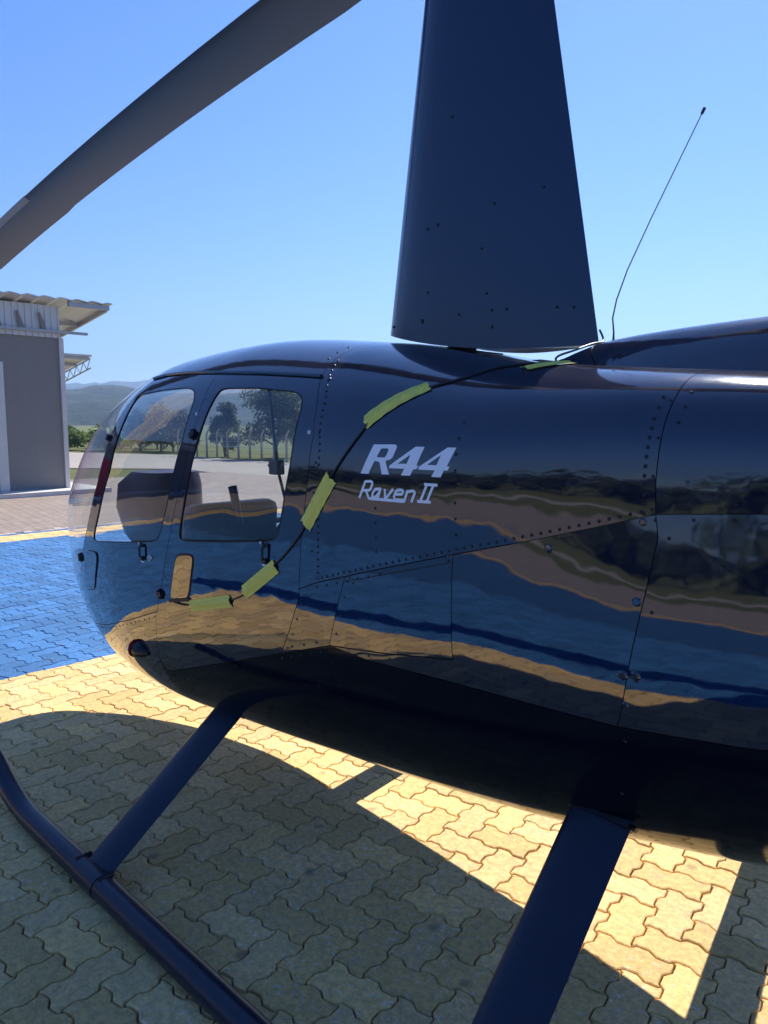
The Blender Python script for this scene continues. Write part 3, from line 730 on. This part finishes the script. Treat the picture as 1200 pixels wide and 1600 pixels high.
# ---- roof hump behind the mast, tail boom
HZ = pchip([.48, .56, .64, .72, .90, 1.3, 2.6], [1.770, 1.785, 1.805, 1.822, 1.836, 1.850, 1.872])
HW = pchip([.48, .64, .80, 1.0, 1.4, 2.6], [.10, .16, .235, .29, .335, .33])
def hump_z(x, y):
    zt = stn(x)[1]; zb_ = zt - .13
    return zb_ + (HZ(x) - zb_) / (1 + (np.abs(y) / HW(x)) ** 7.0)
def fair_hump():
    rings = []
    for x in np.concatenate([np.linspace(.48, 1.0, 22), np.linspace(1.06, 2.58, 22)]):
        y = np.sin(np.linspace(-1, 1, 61) * math.pi / 2) * .46
        rings.append([(x, yy, float(hump_z(x, yy))) for yy in y])
    b = MB(); b.loft(rings, False, True, False); return b.build('engine_fairing', M['paint'], heli)
fair_hump()
tb = MB(); tb.tube([(2.0, 0, 1.53), (2.6, 0, 1.55), (4.4, 0, 1.60), (6.3, 0, 1.64)], [.33, .27, .16, .08], 28); tb.build('tail_boom', M['paint'], heli)
b = MB(); b.add([(6.0, 0, 1.7), (6.6, .0, 2.55), (6.95, 0, 2.55), (6.5, 0, 1.65), (6.75, 0, .95), (6.45, 0, .95), (6.0, .02, 1.55)], [(0, 1, 2, 3, 4, 5, 6)]); b.build('tail_fin', M['paint'], heli)

# ---- mast fairing: symmetric aerofoil, tapering upward, open slot above the roof
def airfoil(n=20):
    t = (1 - np.cos(np.linspace(0, math.pi, n))) / 2
    y = 5 * (.2969 * np.sqrt(t) - .126 * t - .3516 * t ** 2 + .2843 * t ** 3 - .1036 * t ** 4)
    return t, y
def fairing():
    t, y = airfoil(26); rings = []
    for k in np.linspace(0, 1, 12):
        le = (-.155 + .165 * k, 1.918 + 1.10 * k); te = (.655 - .21 * k, 1.828 + 1.16 * k); th = .30 - .06 * k
        up = [(le[0] + (te[0] - le[0]) * a, -b * th, le[1] + (te[1] - le[1]) * a - (.035 * math.sin(math.pi * a) if k == 0 else 0)) for a, b in zip(t, y)]
        dn = [(p_[0], -p_[1], p_[2]) for p_ in up[-2:0:-1]]; rings.append(up + dn)
    b = MB(); b.loft(rings, True); return b.build('mast_fairing', M['fairpaint'], heli)
def fair_material():
    t = NT('mast_fairing_paint'); p = t.obj()
    n1 = t.bump(t.noise(2.2, 1, .4, p), 1, .003); n2 = t.bump(t.noise(300, 2, .5, p), .5, .0001, n1)
    c = t.mix(t.noise(1.5, 3, .6, p), (.0075, .019, .056, 1), (.009, .022, .062, 1))
    return t.pbsdf(c, .22, ior=1.7, normal=n2)
M['fairpaint'] = fair_material()
fo_ = fairing()
# leading-edge joint strip and fasteners of the fairing
b = MB(); pts = [(-.150 + .165 * k, -.030 + .004 * k, 1.93 + 1.09 * k) for k in np.linspace(0, 1, 10)]
b.tube([(x + .012, y - .012, z) for x, y, z in pts], .0028, 6); b.build('edge_joint', M['seam'], fo_)
def fair_pt(a, k):
    t_, y_ = airfoil(60); yy = np.interp(a, t_, y_); le = (-.155 + .165 * k, 1.918 + 1.10 * k); te = (.655 - .21 * k, 1.828 + 1.16 * k); th = .30 - .06 * k
    return np.array((le[0] + (te[0] - le[0]) * a, -yy * th, le[1] + (te[1] - le[1]) * a))
b = MB()
for a, k in ((.10, .02), (.30, .04), (.30, .035), (.48, .06), (.62, .075), (.68, .08), (.87, .09), (.93, .092), (.30, .30), (.36, .31), (.64, .36), (.86, .40), (.58, .24), (.32, .12), (.6, .12), (.62, .03), (.42, .60)):
    p = fair_pt(a, k); b.tube([p + (0, .004, 0), p + (0, -.0035, 0)], [.0055, .004], 8)
b.build('fairing_screws', M['black'], fo_)['kind'] = 'stuff'
for z_ in (1.985, 2.28, 1.93):
    k = (z_ - 1.918) / 1.1; b = MB(); b.tube([(-.155 + .165 * k + .004, 0, z_), (-.155 + .165 * k - .012, 0, z_)], .0045, 8); b.build('edge_screw', M['black'], fo_)
# brackets in the slot, the mast, the hub
b = MB(); b.box((.10, -.10, 1.78), (.24, .10, 1.835)); b.build('fairing_bracket', M['black'], heli); b = MB(); b.box((.40, -.07, 1.74), (.50, .07, 1.79)); b.build('fairing_bracket', M['black'], heli)
b = MB(); b.tube([(.50, -.05, 1.77), (.58, -.045, 1.775)], .011, 10); b.build('drain_fitting', M['steel'], heli)
b = MB(); b.tube([(.14, 0, 1.75), (.14, 0, 3.36)], .05, 16); b.build('rotor_mast', M['black'], heli)
b = MB(); b.box((-.30, -.09, 3.27), (.58, .09, 3.37)); b.tube([(.14, 0, 3.3), (.14, 0, 3.45)], .06, 14); b.build('rotor_hub', M['steel'], heli)

# ---- main rotor blades, parked fore and aft
def bz(x): d = abs(x - .14); return 3.305 - .043 * d - .0125 * d * d
def blade(sgn, name):
    t, y = airfoil(16); rings = []
    xs = np.concatenate([np.linspace(.32, 1.0, 4), np.linspace(1.4, 4.95, 26)])
    for d in xs:
        x = .14 + sgn * d; c = .31 if d > .6 else .18 + .13 * max(0, (d - .32) / .28); tk = .034
        root = .5
        le = .42 * c; up = []
        ex = .012 if (3.45 < d < 4.95) else 0            # trailing-edge tab outboard
        for a, b_ in zip(t, y): up.append((x, -sgn * -1 * (-(a * (c + ex)) + le) * 1.0, bz(x) + b_ * tk / 1.0))
        dn = [(p_[0], p_[1], 2 * bz(x) - p_[2]) for p_ in up[-2:0:-1]]; rings.append(up + dn)
    b = MB(); b.loft(rings, True); return b.build(name, M['blade'], heli)
bl = blade(-1, 'rotor_blade'); bl2 = blade(1, 'rotor_blade')
b = MB(); rr_ = []
for x in np.linspace(-3.28, -4.80, 12): rr_.append([(x, -.1325, bz(x) + .004), (x, -.098, bz(x) + .0185), (x, -.098, bz(x) - .0185), (x, -.1325, bz(x) - .004)])
b.loft(rr_, True, False); b.build('erosion_strip', M['bladelight'], bl)

# ---- whip antenna
b = MB(); ab = np.array((.715, 0, 1.835))
wp = [(.70, 0, 1.825), (.70, 0, 1.86), (.695, 0, 1.90), (.705, 0, 1.95), (.735, 0, 2.03), (.80, 0, 2.16), (.93, 0, 2.405)]
b.tube(wp, [.004, .0026, .0022, .002, .0018, .0016, .0014], 8); an = b.build('whip_antenna', M['black'], heli)
b = MB(); b.tube([(.70, 0, 1.815), (.70, 0, 1.838)], [.009, .006], 12); b.build('antenna_base', M['black'], an)
b = MB(); b.tube([(.926, 0, 2.398), (.934, 0, 2.412)], .0042, 8); b.build('antenna_tip', M['black'], an)

# ---- landing gear
def leg(xf, xt, zt_, yt, side, chord=.155):
    t, y = airfoil(12); rings = []
    f = np.array((xf, side * 1.035, .055)); tp = np.array((xt, side * yt, zt_)); ax = tp - f; ax /= np.linalg.norm(ax)
    across = np.cross(ax, (1, 0, 0)); across /= np.linalg.norm(across)
    for k in (0, .06, .5, .94, 1.0):
        c = chord * (1 + .06 * k); p = f + (tp - f) * k
        up = [p + np.array((1, 0, 0)) * (a - .5) * c + across * b_ * .036 for a, b_ in zip(t, y)]
        dn = [p + np.array((1, 0, 0)) * (a - .5) * c - across * b_ * .036 for a, b_ in zip(t[-2:0:-1], y[-2:0:-1])]; rings.append(up + dn)
    o = MB().loft(rings).build('landing_leg', M['gear'], heli)
    for s in (-1, 1):
        b = MB(); q = f + np.array((s * (chord * .5 + .008), 0, .03)); b.tube([q + (0, side * .02, 0), q - (0, side * .035, 0)], .009, 8); b.build('leg_bolt', M['black'], o)
    b = MB(); b.tube([f + (-chord * .48, 0, -.009), f + (chord * .48, 0, -.009)], .0445, 20); b.build('skid_saddle', M['gear'], o)
    b = MB(); q = tp + np.array((chord * .5 + .004, 0, 0)) - ax * .045; b.tube([q, q + (.014, side * .005, -.002)], .007, 8); b.build('cuff_bolt', M['black'], o)
    b = MB(); q = tp - ax * .05 - across * side * 0; b.box((-chord * .51, -.020, -.006), (chord * .51, .020, .006), np.array([(1, 0, 0), across, ax]), q); b.build('leg_cuff', M['black'], o)
for side in (-1, 1):
    leg(-.62, -.655, .50, .40, side); leg(.92, .93, .66, .38, side)
    pts = [(1.75, 0, .075), (1.5, 0, .046), (0, 0, .046), (-1.0, 0, .046), (-1.17, 0, .047), (-1.27, 0, .056), (-1.36, 0, .078), (-1.45, 0, .112), (-1.53, 0, .150), (-1.575, 0, .172)]
    b = MB(); b.tube([(x, side * 1.035, z) for x, _, z in pts], [.042] * 9 + [.040], 20); sk = b.build('skid_tube', M['gear'], heli)
    for x0 in (-.95, .3):
        b = MB(); b.box((x0, side * 1.035 - .022, .001), (x0 + .55, side * 1.035 + .022, .012)); b.build('wear_shoe', M['steel'], sk)

# ---- cabin
def cushion(name, lo, hi, parent, rot=0., piv=None, mat=None):
    b = MB(); b.box(lo, hi); o = b.build(name, mat or M['seat'], parent, bevel=min(.04, min(h - l for l, h in zip(lo, hi)) * .35))
    for pl_ in o.data.polygons: pl_.use_smooth = True
    return o
def seat(x, y, w, zc=.72, back=.62, lean=.16):
    s = cushion('seat', (x - .25, y - w / 2, zc - .13), (x + .25, y + w / 2, zc), heli)
    bk = cushion('backrest', (x + .20, y - w / 2, zc - .02), (x + .31, y + w / 2, zc + back), s)
    for v in bk.data.vertices: v.co.x += (v.co.z - zc) * lean
    return s
for y in (-.30, .30):
    seat(-1.10, y * 1.05, .42, .78, .50, .10); seat(-.26, y, .50, .76, .51, .14)
b = MB(); th_ = []
fl = [(-1.9, -.24), (-1.9, .24), (-1.5, .38), (-.9, .44), (.10, .44), (.10, -.44), (-.9, -.44), (-1.5, -.38)]
b.add([(x, y, .60) for x, y in fl], [tuple(range(8))]); b.build('cabin_floor', M['inner'], heli)
# instrument console between the pilots: pedestal with a rounded hood
rings = []
for z, xa, xb_, w_ in ((.60, -1.92, -1.72, .10), (.85, -1.98, -1.70, .11), (1.00, -2.16, -1.70, .17), (1.14, -2.22, -1.71, .19), (1.27, -2.18, -1.72, .19), (1.34, -2.04, -1.73, .16)):
    rings.append([((xa + xb_) / 2 + (xb_ - xa) / 2 * math.copysign(abs(math.cos(a)) ** .7, math.cos(a)), w_ * math.copysign(abs(math.sin(a)) ** .7, math.sin(a)), z) for a in np.linspace(0, 2 * math.pi, 24, endpoint=False)])
b = MB().loft(rings); b.build('instrument_console', simple('console_vinyl', (.05, .018, .024), .4), heli)
b = MB(); b.tube([(-1.22, 0, .56), (-1.18, 0, .95), (-1.05, 0, 1.12)], .014, 8); b.tube([(-1.05, -.28, 1.14), (-1.05, .28, 1.14)], .013, 8); b.tube([(-1.05, -.28, 1.14), (-1.03, -.28, 1.02)], .017, 8); b.build('cyclic_stick', M['black'], heli)
b = MB(); b.tube([(-.56, -.44, 1.22), (-.605, -.44, 1.36)], [.014, .017], 10); b.build('grip', M['black'], heli)
# shoulder belt hanging inside the rear window, with its buckle
b = MB(); b.tube([(-.29, -.50, 1.74), (-.262, -.50, 1.54), (-.249, -.50, 1.45), (-.21, -.50, 1.35), (-.17, -.50, 1.18)], .0055, 6); sbelt = b.build('shoulder_belt', M['black'], heli)
b = MB(); b.box((-.275, -.517, 1.425), (-.228, -.483, 1.475)); b.box((-.290, -.51, 1.448), (-.275, -.49, 1.462)); b.build('buckle', simple('grey_buckle', (.10, .10, .11), .4), sbelt, bevel=.004)

# ------------------------------------------------------------------ cord taped along the fuselage
cp = [(-.722, .937), (-.66, .935), (-.597, .939), (-.45, .972), (-.314, 1.006), (-.239, 1.036), (-.17, 1.094), (-.061, 1.163), (.013, 1.223), (.079, 1.29), (.135, 1.376), (.19, 1.447), (.24, 1.512), (.29, 1.574), (.314, 1.609), (.381, 1.66), (.458, 1.692), (.539, 1.712), (.579, 1.738), (.617, 1.752), (.677, 1.756)]
def smooth(P, n=3):
    P = [np.array(p, float) for p in P]
    for _ in range(n): P = [P[0]] + [q for a, b in zip(P[:-1], P[1:]) for q in (a * .75 + b * .25, a * .25 + b * .75)] + [P[-1]]
    return P
pts = [sp(x, z, .0027)[0] for x, z in smooth(cp, 2)]
pts += smooth([pts[-1], (.70, -.31, 1.772), (.69, -.20, 1.795), (.685, -.08, 1.825), (.682, -.02, 1.83), (.668, -.004, 1.85), (.655, 0, 1.87)], 2)[1:]
b = MB(); b.tube(pts, .0030, 8); co = b.build('cord', M['cord'])
tag(co, 'thin black cord taped along the fuselage from the rear door up to the mast', 'cord')
def tape(ends, hw, label, seed, pts3=None, bow_=0.):
    g = np.random.default_rng(seed); n = 22; m = 9; vs = []
    a, e = np.array(ends[0]), np.array(ends[-1])
    for i in range(n + 1):
        k = i / n
        if len(ends) == 2: q = a + (e - a) * k; dirv = (e - a); q = q + np.array((-dirv[1], dirv[0])) / np.linalg.norm(dirv) * bow_ * math.sin(math.pi * k)
        p, A = frame(q[0], q[1], 0, tuple(dirv / np.linalg.norm(dirv)))
        for j in range(m):
            s = -1 + 2 * j / (m - 1); end = .0028 * math.sin(9 * s + 2.1 * seed) * (1 if i in (0, n) else 0)
            lift = .0026 + .0064 * math.exp(-(s / .42) ** 2) + .0009 * math.sin(i * 1.3 + s * 3 + seed)
            vs.append(p + A[1] * s * hw + A[0] * (end * (-1 if i == 0 else 1)) + A[2] * lift)
    fs = [(i * m + j, i * m + j + 1, (i + 1) * m + j + 1, (i + 1) * m + j) for i in range(n) for j in range(m - 1)]
    o = MB().add(vs, fs, True).build('tape_strip', M['tape']); tag(o, label, 'tape', 'tape strips holding the cord'); return o
tape([(.294, 1.599), (.452, 1.695)], .0225, 'yellow-green tape strip on the cowl above the white lettering', 1, bow_=.008)
tape([(.190, 1.445), (.082, 1.298)], .0245, 'yellow-green tape strip on the cowl left of the white lettering', 2)
tape([(-.062, 1.157), (-.237, 1.045)], .0235, 'yellow-green tape strip slanting below the rear door handle', 3)
tape([(-.579, .941), (-.318, 1.003)], .022, 'yellow-green tape strip lying level beside the intake flap of the rear door', 4)
# on the deck under the fairing's trailing edge
T5 = smooth([(.672, -.41, 0), (.70, -.35, 0), (.705, -.28, 0), (.685, -.215, 0)], 2); vs = []
for i, q in enumerate(T5):
    t_ = T5[min(i + 1, len(T5) - 1)] - T5[max(0, i - 1)]; t_ /= np.linalg.norm(t_); nn = np.array((-t_[1], t_[0], 0))
    for s in np.linspace(-1, 1, 7):
        c = q + nn * s * .024; w, zt, zb_, zm, nt, nb = stn(c[0]); zz = zm + (zt - zm) * (1 - min(.999, abs(c[1]) / w) ** nt) ** (1 / nt)
        hz_ = float(hump_z(c[0], c[1]))
        vs.append((c[0], c[1], max(zz, hz_) + .004 + .006 * math.exp(-(s / .3) ** 2)))
n = len(T5); fs = [(i * 7 + j, i * 7 + j + 1, (i + 1) * 7 + j + 1, (i + 1) * 7 + j) for i in range(n - 1) for j in range(6)]
tag(MB().add(vs, fs, True).build('tape_strip', M['tape']), 'yellow-green tape strip on the roof under the mast fairing', 'tape', 'tape strips holding the cord')

# ------------------------------------------------------------------ hangar
WX = -15.67; CY = 5.16
hang = empty('hangar', (WX, CY, 0), 'grey rendered hangar with ribbed white fascia and overhanging metal roof', 'building')
def hb(mb, name, mat, bevel=0., par=None):
    mb.v = [(x - WX, y - CY, z) for x, y, z in mb.v] if par is None else mb.v
    return mb.build(name, mat, hang, bevel)
def wall_material():
    t = NT('grey_render'); p = t.obj(); mp = t.n('Mapping'); mp.inputs['Scale'].default_value = (1, 3.2, .22); t.t.links.new(p, mp.inputs[0])
    st = t.ramp(t.noise(1.6, 5, .65, mp.outputs[0]), [(.5, 0.), (.8, .12)])
    c = t.mix(t.noise(2.2, 5, .6, p), (.225, .215, .20, 1), (.26, .25, .235, 1)); c = t.mix(st, c, (.17, .165, .155, 1))
    return t.pbsdf(c, .9, spec=.2, normal=t.bump(t.noise(60, 4, .6, p), .6, .004))
M['wall'] = wall_material()
M['sheet'] = simple('white_sheet_metal', (.60, .60, .58), .4, metal=.35, nscale=3, var=.12)
M['galv'] = simple('galvanised_steel', (.42, .42, .42), .45, metal=.7, nscale=5)
M['kerb'] = simple('pale_concrete', (.62, .60, .56), .85, nscale=5)
M['reddoor'] = simple('red_door_paint', (.55, .03, .04), .4)
b = MB(); b.box((-20, -14, 0), (WX, CY, 3.55)); hb(b, 'wall', M['wall'])
hb(MB().box((-20, CY - .02, .001), (WX + .05, CY + .08, 3.50)), 'corner_post', M['kerb'])
hb(MB().box((WX - .1, 3.70, .002), (WX + .07, 3.90, 2.9)), 'door_post', M['sheet'])
hb(MB().box((WX - .1, -5.6, .15), (WX + .03, 3.70, 2.45)), 'sliding_door', M['reddoor'])
def ribbed(x, y0, y1, z0, z1, pitch=.14, dep=.025):
    vs = []; ys = []; y = y0
    while y < y1:
        ys += [(y, 0), (y + pitch * .55, 0), (y + pitch * .65, dep), (y + pitch * .9, dep)]; y += pitch
    for y, d in ys: vs += [(x + d, min(y, y1), z0), (x + d, min(y, y1), z1)]
    return vs, [(2 * i, 2 * i + 2, 2 * i + 3, 2 * i + 1) for i in range(len(ys) - 1)]
b = MB(); b.add(*ribbed(WX + .03, -14, CY + .02, 3.5, 4.2)); hb(b, 'fascia_panel', M['sheet'])
b = MB(); b.box((WX + .06, -14, 3.60), (WX + .13, CY + .62, 3.66)); hb(b, 'gutter_rail', M['galv'])
for k in range(9):
    y = 4.86 - k * .47; b = MB(); b.add([(WX + .075, y, 3.66), (WX + .075, y - .13, 4.02), (WX + .075, y - .17, 4.02), (WX + .075, y - .11, 3.66), (WX + .11, y, 3.66), (WX + .11, y - .13, 4.02), (WX + .11, y - .17, 4.02), (WX + .11, y - .11, 3.66)], [(0, 1, 2, 3), (4, 5, 6, 7), (0, 1, 5, 4), (1, 2, 6, 5), (2, 3, 7, 6), (3, 0, 4, 7)]); hb(b, 'bracket', M['wall'])
b = MB(); n = 170; rings = []
for q in range(n):
    y = -14 + (6.27 + 14) * q / (n - 1); d = .022 * math.sin(q * 2.1); rings.append([(WX + .42, y, 4.34 + d), (-20.4, y, 3.60 + d), (-20.4, y, 3.58 + d), (WX + .42, y, 4.32 + d)])
b.loft(rings, True, False); hb(b, 'roof', M['sheet'])
rz = lambda x: 4.32 - (WX + .42 - x) * .74 / 5.15
for x in (WX + .36, -16.9, -18.4, -19.9):
    b = MB(); b.box((x - .04, CY + .09, rz(x) - .13), (x + .04, 6.2, rz(x) - .028)); hb(b, 'rafter', M['galv'])
b = MB(); b.box((-20.3, 6.14, -.15), (WX + .30, 6.195, -.03)); b.v = [(x, y, z + rz(x)) for x, y, z in b.v]; hb(b, 'eaves_purlin', M['galv'])
b = MB(); b.box((-15.67, -14, -.005), (-14.95, CY + .75, .09)); b.box((-20, CY + .081, -.005), (-15.671, CY + .75, .088)); hb(b, 'plinth_kerb', M['kerb'], )
cnp = empty('canopy', (-22, CY, 0), 'flat metal canopy with lattice truss edge behind the hangar', 'canopy')
def cb(mb, name, mat): mb.v = [(x + 22, y - CY, z) for x, y, z in mb.v]; return mb.build(name, mat, cnp)
cz = lambda x: 3.70 - (-22 - x) * .175
def slab(mb, x0, x1, y0, y1, z0, z1): mb.box((x0, y0, z0), (x1, y1, z1)); mb.v[-8:] = [(x, y, z + cz(x)) for x, y, z in mb.v[-8:]]; return mb
cb(slab(MB(), -27, -22, CY + .3, 8.80, 0, .05), 'roof_sheet', M['sheet'])
for x in (-22.1, -23.0, -24.0, -25.1, -26.3): cb(slab(MB(), x - .04, x + .04, CY + .3, 8.72, -.09, -.004), 'beam', M['galv'])
b = MB(); xs = np.arange(-22.05, -27, -.26)
b.tube([(-22.05, 8.76, cz(-22.05) - .06), (-27, 8.76, cz(-27) - .06)], .022, 6); b.tube([(-22.05, 8.76, cz(-22.05) - .36), (-27, 8.76, cz(-27) - .36)], .022, 6)
for i, x in enumerate(xs[:-1]): b.tube([(x, 8.76, cz(x) - (.36 if i % 2 else .06)), (xs[i + 1], 8.76, cz(xs[i + 1]) - (.06 if i % 2 else .36))], .014, 5)
cb(b, 'edge_truss', M['galv'])
for x in (-22.3, -26.5): cb(MB().tube([(x, 5.6, -.05), (x, 5.6, cz(x) - .01)], .06, 10), 'post', M['galv'])

# ------------------------------------------------------------------ vegetation
M['leafA'] = leaf_material('olive_leaves', (.035, .055, .018), (.13, .155, .06))
M['leafB'] = leaf_material('bright_leaves', (.06, .11, .02), (.22, .30, .07))
M['leafC'] = leaf_material('dry_leaves', (.07, .06, .03), (.20, .16, .085))
M['bark'] = simple('bark', (.12, .095, .07), .9, nscale=12, bump=.01)
def leaf_mesh(name, centers, radii, n, size, mat, parent, squash=.8, seed=0):
    g = np.random.default_rng(seed); idx = g.integers(len(centers), size=n); c = np.array(centers)[idx]; r = np.array(radii)[idx]
    d = g.normal(size=(n, 3)); d /= np.linalg.norm(d, axis=1, keepdims=True); rad = r * g.random(n) ** .45
    p = c + d * rad[:, None] * (1, 1, squash); p[:, 2] = np.maximum(p[:, 2], .03)
    u = g.normal(size=(n, 3)); u /= np.linalg.norm(u, axis=1, keepdims=True); w = np.cross(u, g.normal(size=(n, 3))); w /= np.linalg.norm(w, axis=1, keepdims=True)
    s = size * (.6 + .8 * g.random(n))[:, None]
    V = np.stack([p - u * s, p + w * s * .45, p + u * s, p - w * s * .45], 1).reshape(-1, 3)
    F = np.arange(4 * n).reshape(-1, 4)
    me = bpy.data.meshes.new(name); me.from_pydata(V.tolist(), [], F.tolist())
    at = me.attributes.new('rnd', 'FLOAT', 'POINT'); base = g.random(len(centers))[idx]
    at.data.foreach_set('value', np.repeat(np.clip(.5 * base + .5 * g.random(n), 0, 1), 4).astype(np.float32))
    return link(name, me, parent, [mat])
def tree(loc, h, w, label, mat, seed, n=5000, name='tree', bare=.35, group=None, size=.07):
    g = np.random.default_rng(seed); t = empty(name, (*loc, -.05), label, 'tree', group)
    b = MB(); top = (g.normal() * .1 * w, g.normal() * .1 * w, h * .72)
    b.tube([(0, 0, 0), (g.normal() * .03, g.normal() * .03, h * bare), top], [h * .032, h * .022, h * .008], 8)
    cs, rs = [], []
    for k in range(20):
        a = g.random() * 6.28; rr = w * .5 * (.25 + .55 * g.random()); z = h * (bare + .12 + (1 - bare - .22) * g.random())
        rr *= 1 - .5 * max(0, (z / h - .6) / .4); e = (rr * math.cos(a), rr * math.sin(a), z); cs.append(e); rs.append(w * (.15 + .12 * g.random()))
        if k < 8: b.tube([(0, 0, h * bare * (.8 + .3 * g.random())), (e[0] * .5, e[1] * .5, e[2] * .75 + h * bare * .15), e], [h * .014, h * .009, h * .003], 6)
    cs.append((0, 0, h * .86)); rs.append(w * .2)
    b.build('trunk', M['bark'], t); leaf_mesh('crown', cs, rs, n, size, mat, t, .75, seed); return t
tree((-26.6, 19.6), 3.5, 3.3, 'round leafy tree behind the fence seen through the rear window', M['leafA'], 1, 11000, group='trees by the fence', bare=.16)
tree((-29.3, 18.6), 2.7, 1.7, 'slim leafy tree left of the round one behind the fence', M['leafA'], 2, 5000, group='trees by the fence', bare=.10)
for k, (x, y, h, w) in enumerate([(-39, 19.2, 2.5, 2.2), (-38.4, 20.2, 2.9, 2.4), (-37.0, 20.2, 2.2, 2.2), (-35.6, 20.0, 2.4, 2.2), (-41.2, 21.5, 2.1, 2.2), (-43.6, 21.0, 2.0, 2.2)]):
    tree((x, y), h, w, ['dry thin tree of the roadside row, nearest the hangar', 'tallest dry tree of the roadside row beyond the windshield', 'third dry tree of the roadside row from the hangar', 'fourth dry tree of the roadside row from the hangar', 'low dry tree standing just behind the roadside row by the hangar', 'low dry tree farthest left behind the roadside row'][k], M['leafC'] if k % 2 else M['leafA'], 20 + k, 1700, name='roadside_tree', bare=.10, group='dry trees along the road', size=.08)
for k, (x, y, h, w) in enumerate([(-45.5, 15.9, 1.5, 1.9), (-44.3, 16.6, 1.7, 2.0), (-43.2, 17.3, 1.5, 1.8), (-42.2, 18.1, 1.4, 1.7), (-41.1, 18.6, 1.5, 1.7)]):
    o = empty('hedge_bush', (x, y, -.05), ['bright green hedge bush closest to the hangar corner', 'second bright hedge bush from the hangar corner', 'middle bright hedge bush below the far hills', 'bright hedge bush beside the broad-leaved plant', 'bright hedge bush behind the windshield edge'][k], 'bush', 'hedge bushes beyond the road')
    g = np.random.default_rng(60 + k); cs = [(g.normal() * w * .25, g.normal() * w * .25, h * (.25 + .5 * g.random())) for _ in range(9)]
    leaf_mesh('foliage', cs, [w * .28] * 9, 1500, .11, M['leafB'], o, .8, 70 + k)
def banana(loc, h, label, seed):
    g = np.random.default_rng(seed); o = empty('banana_plant', (*loc, -.05), label, 'plant')
    MB().tube([(0, 0, 0), (0, 0, h * .5)], [.10, .06], 8).build('stem', M['bark'], o)
    for k in range(8):
        a = k * .785 + g.random() * .5; L = h * (.55 + .2 * g.random()); vs = []
        for i in range(7):
            q = i / 6; r = L * q * .8; z = h * .5 + L * (.75 * q - .75 * q * q); w_ = .16 * math.sin(math.pi * min(.98, q * .9 + .08))
            for s in (-1, 0, 1): vs.append((r * math.cos(a) - s * w_ * math.sin(a), r * math.sin(a) + s * w_ * math.cos(a), z - abs(s) * .03))
        me = MB(); me.add(vs, [(i * 3 + j, i * 3 + j + 1, i * 3 + j + 4, i * 3 + j + 3) for i in range(6) for j in (0, 1)], True); me.build('leaf', M['banana'], o)
M['banana'] = simple('banana_leaf', (.24, .33, .06), .5, nscale=4)
banana((-40.6, 17.9), 2.1, 'broad-leaved banana plant standing above the hedge by the road', 5)
# fence along the road: cranked concrete posts and wires
fence = empty('fence', (-28, 17.3, 0), 'wire fence with cranked concrete posts along the road', 'fence')
M['conc'] = simple('concrete_post', (.33, .31, .28), .9)
fx = np.arange(-31.5, -12, .86)
for x in fx:
    b = MB(); b.tube([(x + 28, 0, -.05), (x + 28, 0, .95), (x + 28.05, -.02, 1.08), (x + 28.28, -.08, 1.27)], [.055, .045, .045, .035], 6); b.build('post', M['conc'], fence)
for z in (.25, .5, .75, .95):
    MB().tube([(fx[0] + 28, .03, z), (fx[-1] + 28, .03, z)], .006, 4).build('wire', M['galv'], fence)
# belts of scrub that read as one mass, far left of the road and behind the photographer
def scrub(name, pts, hgt, n, size, mat, seed):
    g = np.random.default_rng(seed); cs = []; rs = []
    for a, b_ in zip(pts[:-1], pts[1:]):
        L = math.dist(a, b_); m = int(L / 1.6)
        for k in range(m):
            q = k / m; h = hgt * (.5 + .9 * g.random()); cs.append((a[0] + (b_[0] - a[0]) * q + g.normal(), a[1] + (b_[1] - a[1]) * q + g.normal(), h * .5)); rs.append(h * .62)
    return tag(leaf_mesh(name, cs, rs, n, size, mat, None, .95, seed), 'belt of scrub and small trees', None, None, 'stuff')
s1 = scrub('roadside_scrub', [(-95, 8), (-52, 18), (-42, 23)], 1.3, 8000, .17, M['leafA'], 5)
s3 = scrub('field_scrub', [(-40, 34), (-10, 36), (30, 34), (80, 26)], .9, 9000, .16, M['leafB'], 8)
s2 = scrub('tree_belt', [(-110, -30), (-40, -37), (30, -36), (110, -28)], 3.6, 34000, .30, M['leafA'], 6)

# ------------------------------------------------------------------ valley haze
def haze():
    b = MB(); b.box((-2600, -2600, -3), (2600, 2600, 300)); me = bpy.data.meshes.new('haze'); me.from_pydata(b.v, [], b.f)
    t = NT('valley_haze'); v = t.n('VolumePrincipled'); v.inputs['Color'].default_value = (.42, .63, 1, 1); v.inputs['Density'].default_value = .00056; v.inputs['Anisotropy'].default_value = .3
    t.t.links.new(v.outputs[0], t.out.inputs['Volume'])
    o = link('haze', me, None, [t.m]); o['kind'] = 'stuff'; return o
HAZE = True
if HAZE: haze()
bpy.context.view_layer.update()
